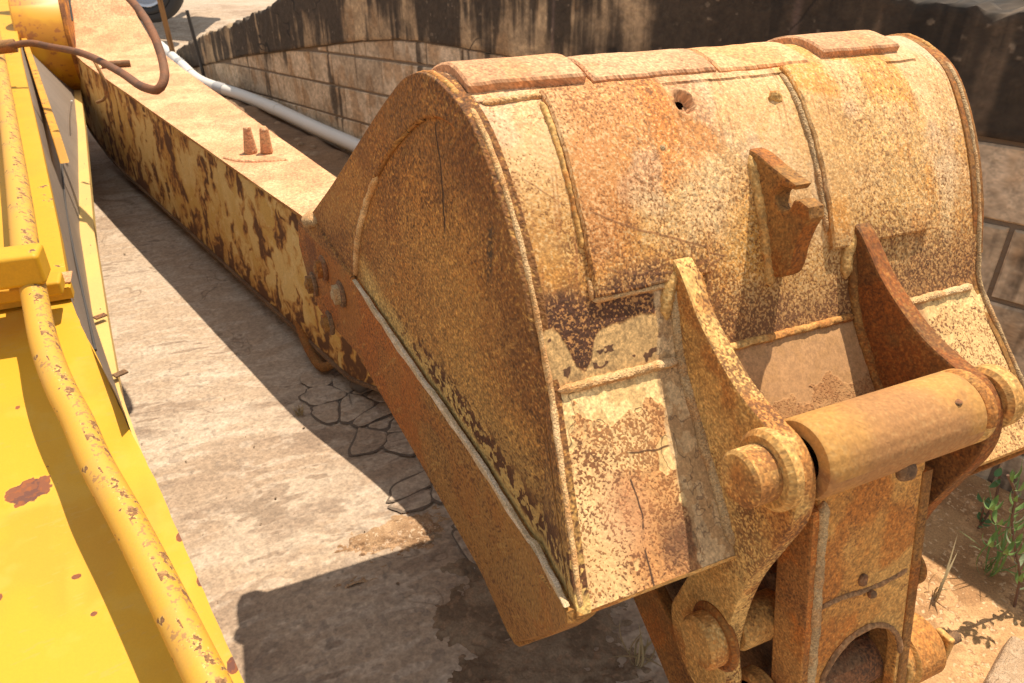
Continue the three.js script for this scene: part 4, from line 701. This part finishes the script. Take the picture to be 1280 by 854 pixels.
{ // flat bar reaching from the lower pin back under the bucket
  const g = group('link_bar', 'flat brown steel bar slanting back under the bucket behind the lower pin head', 'bar');
  const pts = smoothPts([[-0.84, 0.60], [-0.80, 0.66], [-0.711, 0.640], [-0.60, 0.60], [-0.50, 0.55], [-0.46, 0.47], [-0.50, 0.40], [-0.57, 0.40], [-0.66, 0.42], [-0.769, 0.505]], 60, true);
  part('bar_plate', boxUV(plateZY([[-0.86, 0.62], [-0.80, 0.640], [-0.711, 0.592], [-0.600, 0.545], [-0.500, 0.48], [-0.46, 0.42], [-0.48, 0.36], [-0.54, 0.34], [-0.592, 0.40], [-0.68, 0.455], [-0.769, 0.508], [-0.85, 0.545]], 0.585, 0.607, 0.004)), M.brown, g);
  part('boss', turnX(capProf(0.578, 0.612, 0.035, 0.003), 0.40, -0.515), M.grime, g);
}
// ---------------------------------------------------------------- the long arm
const BLx = z => 0.355 + 0.2556 * (z + 2.57) + 0.055 * sst(-2.5, -1.85, z), BRx = z => z > -2.956 ? lerp(0.80, 0.531, (-1.45 - z) / 1.506) : 0.531 + (0.075 - 0.531) / (2.541) * (-2.956 - z);
{
  const A = group('box_beam', 'long rusty box-section steel beam with flaking cream paint, running back from the bucket', 'beam');
  const top = [[-7.6, 1.95], [-7.35, 1.55], [-7.0, 1.15], [-6.7, 0.93], [-6.35, 0.80], [-5.9, 0.745], [-5.5, 0.730], [-2.57, 0.655], [-1.45, 0.622]];
  const bot = [[-7.6, 1.1], [-7.0, 0.65], [-6.7, 0.38], [-6.35, 0.19], [-5.9, 0.105], [-5.5, 0.085], [-2.4, 0.075], [-1.45, 0.30]];
  const ty = z => polyline(top, z), by = z => polyline(bot, z), zAt = u => -1.45 - 6.15 * u, nU = 160;
  const dn = (a, b, s) => 0.006 * (fbm(a * 2.2, b * 2.2, 3, s) - 0.5);
  const sideG = (fx, s, seed) => grid(nU, 24, (u, v) => { const z = zAt(u), r = 0.016; let y = lerp(by(z), ty(z), v), x = fx(z) + s * dn(z, y, seed); if (v > 0.97) x += s * -0.003; return [x, y, z, -z, y]; });
  part('side_web', sideG(BLx, -1, 901), M.armSide, A, 'side plate with cream paint flaking to brown rust');
  part('side_web', sideG(BRx, 1, 902), M.armSide, A);
  part('top_plate', grid(nU, 20, (u, v) => { const z = zAt(u), x = lerp(BLx(z) - 0.010, BRx(z) + 0.010, v); return [x, ty(z) + 0.006 + dn(x * 2, z, 903), z, x, -z]; }), M.armTop, A, 'sunlit dusty peach top plate');
  const lipG = (fx, s) => grid(nU, 3, (u, v) => { const z = zAt(u), x = fx(z) + s * 0.010 * (v < 0.5 ? 1 : 1); return [fx(z) + s * (v > 0.7 ? 0.0 : 0.0100), ty(z) + 0.006 - (v > 0.3 ? 0.012 : 0), z, -z, v * 0.012]; });
  part('plate_edge', merge([lipG(BLx, -1), lipG(BRx, 1)]), M.ochre, A);
  part('bottom_plate', grid(nU, 6, (u, v) => { const z = zAt(u), x = lerp(BLx(z) - 0.012, BRx(z) + 0.012, v); return [x, by(z) - 0.004, z, x, -z]; }), M.grime, A);
  part('plate_edge', grid(nU, 3, (u, v) => { const z = zAt(u); return [BLx(z) - 0.012 * (v < .7 ? 1 : 0), by(z) - 0.004 + (v > .3 ? 0.014 : 0), z, -z, v * 0.014]; }), M.grime, A);
  part('end_plate', grid(4, 4, (u, v) => { const z = -1.45; return [lerp(BLx(z), BRx(z), u), lerp(by(z), ty(z), v), z, u * .3, v * .4]; }), M.brown, A);
  part('arm_nose', boxUV(plateZY([[-1.46, 0.33], [-1.46, 0.60], [-0.95, 0.70], [-0.66, 0.775], [-0.55, 0.76], [-0.505, 0.70], [-0.50, 0.62], [-0.52, 0.52], [-0.60, 0.45], [-0.80, 0.42], [-1.1, 0.38]], 0.66, 0.81, 0.006)), M.grime, A);
  // two bracket stubs and a peg on the top
  for (const [x0, z0] of [[0.262, -3.45], [0.330, -3.42]]) {
    const y0 = ty(z0), h = new RoundedBoxGeometry(0.042, 0.125, 0.044, 5, 0.017); const p = h.attributes.position;
    for (let i = 0; i < p.count; i++) { const t = p.getY(i) / 0.128 + 0.5; p.setX(i, p.getX(i) * (1.35 - 0.5 * t)); p.setZ(i, p.getZ(i) * (1.4 - 0.6 * t)); }
    h.translate(x0, y0 + 0.062, z0); part('bracket_stub', rough(boxUV(h), 0.010, 26, 907 + Math.round(x0 * 10)), M.armTop, A);
  }
  part('weld_bead', bead([[0.40, ty(-3.3) + 0.004, -3.28], [0.33, ty(-3.3) + 0.004, -3.30], [0.22, ty(-3.4) + 0.004, -3.33], [0.14, ty(-3.5) + 0.004, -3.42]], 0.008, 908, 0.3), M.armTop, A);
  const st = new THREE.CylinderGeometry(0.021, 0.021, 0.17, 16); st.rotateZ(Math.PI / 2); st.translate(-0.30, ty(-5.65) + 0.026, -5.65); part('peg', boxUV(st), M.grime, A);
}
// ---------------------------------------------------------------- yellow machine on the left
{
  const Y = group('yellow_machine', 'bright yellow machine deck with rust chips and a pipe, along the left edge', 'machine');
  const lowP = (x, z) => 0.9 - 0.158 * (z + 1.656);
  const lowEdge = [[-1.70, -0.292], [-1.64, -0.283], [-1.513, -0.2565], [-1.458, -0.241], [-1.205, -0.185], [-1.077, -0.152], [-0.857, -0.106], [-0.689, -0.070], [-0.50, -0.030], [-0.2, 0.02]];
  const ledge = z => polyline(lowEdge, z) + 0.0015 * (vn(z * 160, 2, 921) - 0.5);
  const dg = grid(80, 90, (u, v) => { const z = lerp(-0.2, -1.72, v), x1 = ledge(z), x = lerp(-1.3, x1, Math.pow(u, 0.8)); return [x, lowP(x, z) + 0.004 * (fbm(x * 4, z * 4, 2, 922) - 0.5) * (1 - u), z, (x + 0.75) / 0.8, (z + 1.8) / 1.6]; });
  part('deck_plate', dg, M.deckNear, Y, 'front deck plate with a large brown rust chip');
  part('deck_edge', grid(1, 90, (u, v) => { const z = lerp(-0.2, -1.72, v); return [ledge(z) - 0.002 * u, lowP(0, z) - 0.028 * u, z, z, u * 0.03]; }), M.yellow, Y);
  // farther deck lies higher and ends in a step
  const upE = [[-9.6, -1.30], [-8.5, -1.15], [-5.03, -0.722], [-2.98, -0.449], [-2.00, -0.322], [-1.62, -0.277]];
  const ug = grid(24, 80, (u, v) => { const z = lerp(-1.64, -9.5, v), x1 = polyline(upE, z), x = lerp(x1 - 1.3, x1, u); return [x, 0.93, z, x, z]; });
  part('deck_plate', ug, M.yellow, Y);
  const stepP = [[-1.60, 0.93], [-0.41, 0.93]];
  part('deck_step', boxUV(new THREE.BoxGeometry(1.32, 0.024, 0.03).translate(-0.937, 0.9165, -1.655)), M.yellow, Y);
  part('deck_edge', grid(60, 1, (u, v) => { const z = lerp(-1.64, -9.5, u), x = polyline(upE, z); return [x, 0.93 - 0.04 * v, z, z, v * 0.04]; }), M.yellow, Y);
  // grey sloping side and pale flange below it
  const gi = [[-9.4, -1.26], [-5.55, -0.79], [-2.21, -0.352], [-1.728, -0.298], [-1.476, -0.244], [-1.25, -0.19], [-1.0, -0.14]];
  const go = [[-8.55, -0.804], [-5.0, -0.550], [-3.243, -0.452], [-2.396, -0.371], [-1.922, -0.295], [-1.6, -0.245], [-1.2, -0.18]];
  const gp = [[-8.52, -0.755], [-4.987, -0.512], [-3.22, -0.400], [-2.378, -0.330], [-1.919, -0.288], [-1.6, -0.236], [-1.2, -0.17]];
  part('side_panel', grid(90, 6, (u, v) => { const zi = lerp(-1.2, -8.4, u), zo = lerp(-1.3, -8.2, u), z = lerp(zi, zo, v), x = lerp(polyline(gi, zi) - 0.004, polyline(go, zo), v), y = lerp(0.872, 0.5, v); return [x, y, z, z, v * 0.4]; }), M.greyPaint, Y, 'smooth warm grey side panel');
  part('flange', grid(90, 2, (u, v) => { const z = lerp(-1.3, -8.2, u); return [lerp(polyline(go, z) - 0.01, polyline(gp, z), v), 0.506, z, z, v * 0.06]; }), M.paleYellow, Y, 'pale yellow flange strip');
  part('flange_edge', grid(90, 1, (u, v) => { const z = lerp(-1.3, -8.2, u); return [polyline(gp, z), 0.506 - 0.05 * v, z, z, v * 0.05]; }), M.paleYellow, Y);
  // a seam bar along the grey panel
  const mid = (z, t) => [lerp(polyline(gi, z), polyline(go, z), t), lerp(0.872, 0.5, t) + 0.004, z];
  part('seam', tube([mid(-1.75, 0.42), mid(-2.2, 0.5), mid(-3.0, 0.56), mid(-4.2, 0.6)], 0.0035, 40, 6), M.darkSteel, Y);
  for (const [z, t] of [[-2.36, 0.96], [-1.98, 0.97]]) { const q = mid(z, t); const b = new RoundedBoxGeometry(0.036, 0.006, 0.022, 2, 0.002); b.rotateY(0.5); b.translate(q[0] + 0.02, q[1] + 0.006, q[2]); part('cleat', boxUV(b), M.grime, Y); }
  // upright yellow flange farther back
  const cf = new THREE.Shape(); cf.moveTo(0, 0); cf.lineTo(3.1, 0); cf.lineTo(3.1, 0.12); cf.lineTo(0.1, 0.07); cf.closePath();
  const cg = new THREE.ExtrudeGeometry(cf, { depth: 0.024, bevelEnabled: true, bevelThickness: 0.004, bevelSize: 0.004, bevelSegments: 2 }); cg.rotateY(Math.PI / 2 + 0.138); cg.translate(-0.452, 0.765, -3.30); part('upright_flange', boxUV(cg), M.paint2, Y);
  // hydraulic pipe and its clamp
  const lowPipe = [[0.03, 0.75, -0.12], [-0.045, 0.80, -0.40], [-0.085, 0.830, -0.578], [-0.100, 0.839, -0.634], [-0.118, 0.849, -0.699], [-0.144, 0.864, -0.794], [-0.176, 0.881, -0.905], [-0.215, 0.901, -1.032], [-0.240, 0.917, -1.133], [-0.262, 0.929, -1.208], [-0.281, 0.942, -1.286], [-0.297, 0.955, -1.370], [-0.310, 0.969, -1.461], [-0.321, 0.997, -1.558], [-0.327, 1.005, -1.613]];
  part('pipe', tube(lowPipe, 0.0225, 80, 24), M.pipe, Y, 'chipped yellow hydraulic pipe');
  part('pipe', tube([[-0.318, 1.018, -1.53], [-0.335, 1.03, -1.678], [-0.392, 1.03, -2.095], [-0.482, 1.03, -2.733], [-0.609, 1.03, -3.624], [-0.900, 1.03, -5.650]], 0.025, 80, 24), M.pipe, Y, 'chipped yellow hydraulic pipe, farther run');
  part('pipe_sleeve', tube([[-0.322, 0.996, -1.555], [-0.329, 1.004, -1.590]], 0.0255, 6, 24), M.darkSteel, Y);
  const cb = new RoundedBoxGeometry(0.34, 0.062, 0.07, 4, 0.009); cb.rotateY(-0.05); cb.translate(-0.457, 1.028, -1.545); part('clamp', boxUV(cb), M.yellow, Y, 'rounded yellow pipe clamp with rust-edged corners');
  const c2 = new RoundedBoxGeometry(0.30, 0.03, 0.06, 3, 0.006); c2.translate(-0.43, 0.958, -1.60); part('clamp_base', boxUV(c2), M.yellow, Y);
  const rc = new RoundedBoxGeometry(0.035, 0.004, 0.06, 1, 0.001); rc.translate(-0.294, 0.932, -1.69); part('rust_plate', boxUV(rc), M.pink, Y);
  const leg = new RoundedBoxGeometry(0.9, 0.5, 5.2, 2, 0.03); leg.rotateY(0.13); leg.translate(-1.22, 0.62, -4.4); part('body', boxUV(leg), M.yellow, Y);
  const leg2 = new RoundedBoxGeometry(0.5, 0.4, 1.3, 2, 0.03); leg2.rotateY(0.2); leg2.translate(-0.72, 0.55, -1.05); part('body', boxUV(leg2), M.yellow, Y);
  const base = new RoundedBoxGeometry(0.5, 0.4, 5.0, 2, 0.03); base.rotateY(0.13); base.translate(-1.05, 0.2, -4.2); part('skid', boxUV(base), M.darkSteel, Y);
}
{ // round yellow boss at the far end of the arm
  const B = group('yellow_drum', 'round yellow steel drum with scorched rust along its right rim, beside the beam', 'drum');
  part('shell', turnX([[-0.98, 0], [-0.98, 0.35], [-0.97, 0.36], [-0.69, 0.36], [-0.68, 0.354], [-0.68, 0]], 0.82, -6.5, 80).translate(0.10, 0, 0), M.drum, B);
  part('rim', turnX([[-0.685, 0.30], [-0.685, 0.358], [-0.68, 0.364], [-0.662, 0.364], [-0.657, 0.358], [-0.657, 0]], 0.82, -6.5, 80).translate(0.10, 0, 0), M.drumRim, B);
}
{ const h = group('hydraulic_hose', 'brown rubber hydraulic hose looping over the top of the beam', 'hose');
  part('hose_body', tube([[-0.62, 1.10, -4.05], [-0.53, 1.11, -4.03], [-0.458, 1.10, -3.974], [-0.320, 1.10, -3.724], [-0.162, 1.10, -3.179], [-0.080, 1.10, -2.83], [-0.040, 1.105, -2.76], [-0.018, 1.13, -2.78], [-0.010, 1.17, -2.86], [-0.020, 1.24, -3.0], [-0.050, 1.30, -3.2], [-0.105, 1.36, -3.4], [-0.16, 1.42, -3.5], [-0.25, 1.50, -3.6]], 0.0145, 140, 14), M.hose, h);
  part('fitting', tube([[-0.74, 1.09, -4.07], [-0.59, 1.10, -4.06]], 0.028, 6, 8), M.brass, h); }
part('loose_wire', tube([[-0.33, 1.38, -4.1], [-0.318, 1.33, -4.05], [-0.33, 1.27, -4.0], [-0.335, 1.20, -3.95]], 0.004, 30, 6), M.darkSteel, null).userData = { label: 'thin dark wire bent against the top of the beam', category: 'wire' };
part('loose_wire', tube([[-0.30, 1.04, -4.0], [-0.285, 1.0, -3.95], [-0.27, 0.93, -3.93], [-0.29, 0.87, -3.95], [-0.33, 0.85, -3.97]], 0.007, 30, 6), M.brass, null).userData = { label: 'curled brown wire hanging below the hose', category: 'wire' };
part('tie_cord', tube([[-0.42, 0.88, -3.9], [-0.45, 0.80, -3.92], [-0.47, 0.72, -3.95]], 0.004, 16, 6), M.pvc, null).userData = { label: 'short pale cord dangling under the yellow drum', category: 'cord' };
{ const g = group('bent_rod', 'bent brown steel rod sagging beneath the beam in the shade', 'rod');
  part('rod', tube([[0.300, 0.16, -3.05], [0.290, 0.10, -2.85], [0.300, 0.055, -2.68], [0.325, 0.045, -2.58], [0.375, 0.07, -2.56], [0.42, 0.11, -2.55]], 0.019, 60, 12), M.brown, g);
  part('clod', rough(new THREE.IcosahedronGeometry(0.04, 3).scale(1.2, 0.8, 1).translate(0.44, 0.035, -2.42), 0.012, 16, 931), M.soil, g); }
// ---------------------------------------------------------------- by the wall
{ const g = group('drain_pipe', 'long white plastic drain pipe lying along the foot of the wall', 'pipe');
  const pts = [[-0.02, 0.13, -11.2], [0.16, 0.12, -9.6], [0.30, 0.115, -8.5], [0.589, 0.12, -7.637], [0.80, 0.12, -6.9], [0.99, 0.12, -6.1], [1.158, 0.12, -5.45], [1.42, 0.12, -4.3], [1.62, 0.12, -3.4]], cv = curve3(pts);
  const cuts = [0, 0.19, 0.40, 0.545, 0.76, 1];
  for (let i = 0; i + 1 < cuts.length; i++) { const pp = []; for (let k = 0; k <= 8; k++) { const q = cv.getPointAt(lerp(cuts[i], cuts[i + 1], k / 8)); pp.push([q.x, q.y, q.z]); } part('pipe_section', tube(pp, 0.054, 24, 24), M.pvc, g); }
  for (const c of [0.19, 0.40, 0.545, 0.76]) { const a = cv.getPointAt(c - 0.012), b = cv.getPointAt(c + 0.012); part('coupling', tube([[a.x, a.y, a.z], [(a.x + b.x) / 2, (a.y + b.y) / 2, (a.z + b.z) / 2], [b.x, b.y, b.z]], 0.057, 4, 24), c === 0.4 || c === 0.19 ? M.pvcGrey : M.pvc, g); }
}
{ const g = new THREE.BoxGeometry(0.06, 1.5, 0.05, 1, 12, 1); g.translate(0, 0.75, 0); const o = part('wooden_post', boxUV(g), M.wood, null); o.position.set(0.10, 0, -10.3); o.rotation.z = 0.03; o.userData = { label: 'thin brown wooden post standing upright at the end of the wall', category: 'post' }; }
{ const o = part('steel_rod', tube([[0.345, 0.0, -9.0], [0.33, 0.36, -9.0], [0.305, 0.74, -9.0]], 0.019, 20, 10), M.darkSteel, null); o.userData = { label: 'thin dark rod leaning beside the white pipe', category: 'rod' }; }
{ // earth, stones and rubbish in the narrow strip between arm and wall
  const g = grid(24, 120, (u, v) => { const z = lerp(-1.2, -9.6, v), x = lerp(BRx(z) + 0.12 + 0.2 * sst(-5, -2, z), WX(z) - 0.02, u), e = Math.min(u, 1 - u) * 2, n = fbm(x * 4, z * 4, 4, 951), y = 0.003 + sst(0, 0.35, e) * (0.03 + 0.07 * n) * sst(-1.2, -2.5, z) * sst(-9.6, -8.5, z); return [x, y + gh(x, z) - 0.01 * (e < 0.02), z, x, z]; });
  struct('earth_strip', g, M.dirt, 'brown loose earth between the beam and the wall');
  const R = rng(61), parts = [];
  for (let i = 0; i < 46; i++) { const z = -2.5 - 5.5 * R(), x = lerp(BRx(z) + 0.3, WX(z) - 0.15, R()), s = 0.02 + 0.05 * R() * R(); const q = new THREE.IcosahedronGeometry(s, 1); q.scale(1 + R(), 0.5 + 0.4 * R(), 0.8 + R()); q.rotateY(R() * 6); q.translate(x, 0.06, z); parts.push(clean(q)); }
  const o = part('rubble', merge(parts), M.rubble, null); o.userData = { kind: 'stuff', label: 'small stones and rubble lying by the foot of the wall', category: 'rubble' };
}
// ---------------------------------------------------------------- right-hand ground: stones, twigs, weeds
{ const R = rng(91), list = [], tw = [];
  for (let i = 0; i < 900; i++) { const x = 1.25 + 0.95 * R(), z = -1.25 + 0.95 * R(), s = 0.0015 + 0.005 * R() * R() * R(); const q = new THREE.TetrahedronGeometry(s, 1); q.scale(1 + R(), 0.6, 1 + R()); q.rotateY(R() * 6); q.translate(x, 0.003, z); list.push(clean(q)); }
  for (let i = 0; i < 420; i++) { const x = 1.25 + 0.95 * R(), z = -1.25 + 0.95 * R(), L = 0.008 + 0.03 * R() * R(), a = R() * 6.28; const q = new THREE.CylinderGeometry(0.0008 + 0.0008 * R(), 0.0008, L, 4); q.rotateZ(1.57 + 0.2 * (R() - .5)); q.rotateY(a); q.translate(x, 0.006, z); tw.push(clean(q)); }
  const a = part('gravel', merge(list), M.rubble, null); a.userData = { kind: 'stuff', label: 'fine gravel on the sunny earth at the right', category: 'gravel' };
  const b = part('plant_litter', merge(tw), M.straw, null); b.userData = { kind: 'stuff', label: 'dry straw and twig litter on the sunny earth at the right', category: 'litter' };
  const l2 = []; for (let i = 0; i < 260; i++) { const x = -0.5 + 1.2 * R(), z = -0.8 - 4 * R(), s = 0.001 + 0.005 * R() * R() * R() * R(); const q = new THREE.TetrahedronGeometry(s, 1); q.scale(1 + R(), 0.6, 1 + R()); q.rotateY(R() * 6); q.translate(x, 0.004, z); l2.push(clean(q)); }
  const c = part('gravel', merge(l2), M.rubble, null); c.userData = { kind: 'stuff', label: 'scattered grit on the lit ground between the machine and the beam', category: 'gravel' };
}
{ const g = new RoundedBoxGeometry(0.20, 0.07, 0.12, 6, 0.012); const o = part('stone_block', rough(boxUV(g), 0.006, 18, 961), M.paleStone, null); o.position.set(1.555, 0.028, -0.53); o.rotation.set(0.03, 0.35, -0.04); o.userData = { label: 'pale broken stone block at the lower right corner of the ground', category: 'stone' }; }
function leafGeo(L, W, fold, bend) { return grid(4, 10, (u, v) => { const w = W * Math.pow(Math.sin(Math.PI * Math.min(0.999, 0.06 + 0.94 * v)), 0.8) * (u - 0.5) * 2, y = L * v; return [w, y - bend * L * v * v * 0.5, Math.abs(w) * fold - bend * L * v * v, u, v]; }); }
function place(g, p, yaw, tilt, roll = 0) { g.rotateZ(roll); g.rotateX(tilt); g.rotateY(yaw); g.translate(...p); return g; }
{ const R = rng(17), w = group('tall_weed', 'spindly green weed with narrow grey-green leaves at the right edge', 'weed', [1.765, 0, -0.69]);
  const st = [[0, -0.01, 0], [-0.010, 0.05, -0.004], [-0.026, 0.127, -0.011], [-0.074, 0.240, -0.033], [-0.100, 0.320, -0.049], [-0.118, 0.397, -0.054], [-0.155, 0.46, -0.070]];
  part('stem', tube(st, 0.0034, 36, 7), M.stem, w);
  const sides = [[[-0.05, 0.19, -0.022], [-0.10, 0.22, -0.03], [-0.15, 0.25, -0.05]], [[-0.09, 0.29, -0.04], [-0.14, 0.31, -0.06], [-0.17, 0.36, -0.07]], [[-0.03, 0.13, -0.01], [0.02, 0.18, 0.0], [0.05, 0.22, 0.01]], [[-0.10, 0.33, -0.05], [-0.06, 0.38, -0.03], [-0.03, 0.41, -0.01]]];
  for (const q of sides) part('stem', tube(q, 0.0018, 14, 6), M.stem, w);
  const cv = curve3(st);
  for (let i = 0; i < 30; i++) { const t = 0.18 + 0.82 * i / 30, p = cv.getPointAt(t), L = 0.025 + 0.035 * R(); part('leaf', place(leafGeo(L, L * 0.11, 0.4, 0.3 + 0.4 * R()), [p.x, p.y, p.z], i * 2.4 + R(), 0.7 + 0.5 * R()), R() < 0.3 ? M.leafPale : M.leaf, w); }
  for (const s of sides) for (const q of [s[1], s[2]]) for (let k = 0; k < 4; k++) part('leaf', place(leafGeo(0.045, 0.006, 0.4, 0.5), q, k * 1.7 + R(), 1.1), M.leaf, w);
}
{ const R = rng(19), w = group('broad_leaf_weed', 'low weed with rounded green leaves in the shade behind the tall weed', 'weed', [1.93, 0, -0.93]);
  part('stem', tube([[0, 0, 0], [0.01, 0.12, 0.01], [0.0, 0.22, 0.0]], 0.004, 16, 6), M.stem, w); part('stem', tube([[0, 0.04, 0], [-0.05, 0.12, 0.02], [-0.08, 0.15, 0.03]], 0.003, 12, 6), M.stem, w);
  for (let i = 0; i < 14; i++) { const h = 0.04 + 0.2 * R(); part('leaf', place(leafGeo(0.028 + 0.016 * R(), 0.009, 0.15, 0.35), [-0.04 + 0.06 * R(), h, 0.02 * R()], i * 2.4, 0.8 + 0.6 * R()), M.leafDark, w); }
}
const tuft = (name, label, pos, n, L, seed, m, spread = 1) => { const R = rng(seed), g = group(name, label, 'grass', pos); for (let i = 0; i < n; i++) { const l = L * (0.5 + 0.7 * R()); part('blade', place(leafGeo(l, 0.0022 + 0.0012 * R(), 0.5, 0.5 + 0.9 * R()), [0.02 * (R() - .5), 0, 0.02 * (R() - .5)], R() * 6.28, (0.25 + 0.6 * R()) * spread), m, g); } return g; };
tuft('grass_tuft', 'thin green grass tuft growing in the shade left of the tall weed', [1.80, 0, -0.80], 14, 0.26, 23, M.leaf);
tuft('grass_tuft', 'sparse yellowish grass sprig on the sunny earth beside the link', [1.60, 0, -0.80], 8, 0.14, 29, M.straw);
tuft('grass_tuft', 'short green sprig at the right edge beside the stone block', [1.84, 0, -0.60], 12, 0.08, 31, M.leaf);
tuft('dry_grass_tuft', 'dry straw-coloured grass tuft in the shadow under the bucket', [0.76, 0, -0.95], 16, 0.13, 37, M.straw, 1.5);
tuft('dry_grass_tuft', 'tiny withered grass tuft on the lit ground at the edge of the beam shadow', [0.19, 0, -2.35], 12, 0.05, 39, M.straw, 1.7);
// ---------------------------------------------------------------- parked vehicle on the road beyond
{
  const d = 12.9, V = group('parked_vehicle', 'parked vehicle of which only a black tyre with silver rim shows at the top edge', 'vehicle', [-0.04, 0.31, -12.05], -YAW);
  const wheel = (x, z) => {
    const tp = []; for (let i = 0; i <= 16; i++) { const a = Math.PI * i / 16; tp.push(new THREE.Vector2(0.40 + 0.11 * Math.pow(Math.sin(a), 0.5), -0.13 * Math.cos(a))); }
    const ty = new THREE.LatheGeometry(tp, 48); ty.rotateX(Math.PI / 2); ty.translate(x, 0.51, z); const w = part('wheel', boxUV(ty), M.rubber, V);
    const rp = [[0.02, 0.05], [0.09, 0.05], [0.10, 0.03], [0.20, 0.0], [0.25, 0.06], [0.27, 0.11], [0.30, 0.12], [0.305, 0.05], [0.30, -0.1]].map(q => new THREE.Vector2(q[0], q[1]));
    const rg = new THREE.LatheGeometry(rp, 40); rg.rotateX(Math.PI / 2); rg.translate(x, 0.51, z); part('rim', toCreasedNormals(clean(rg), 0.5), M.alloy, w);
    const tw = new THREE.TorusGeometry(0.355, 0.05, 12, 48); tw.translate(x, 0.51, z + 0.09); part('sidewall', boxUV(tw), M.rubber, w);
  };
  wheel(0, 0); wheel(-2.9, 0);
  const bed = new RoundedBoxGeometry(5.0, 0.16, 1.0, 3, 0.03); bed.translate(-1.7, 1.14, -0.95); part('unseen_bed', boxUV(bed), M.carPaint, V);  // unseen body, made up as a low narrow bed to shape its ground shadow
  for (const z of [-0.6, -1.2]) { const fr = new RoundedBoxGeometry(5.0, 0.12, 0.12, 2, 0.02); fr.translate(-1.7, 1.0, z - 0.1); part('frame_rail', boxUV(fr), M.darkSteel, V); }
  const ax = new THREE.CylinderGeometry(0.06, 0.06, 1.6, 16); for (const x of [0, -2.9]) { const a2 = ax.clone(); a2.rotateX(Math.PI / 2); a2.translate(x, 0.51, -0.8); part('axle', boxUV(a2), M.darkSteel, V); }
}
renderer.render(scene, camera);
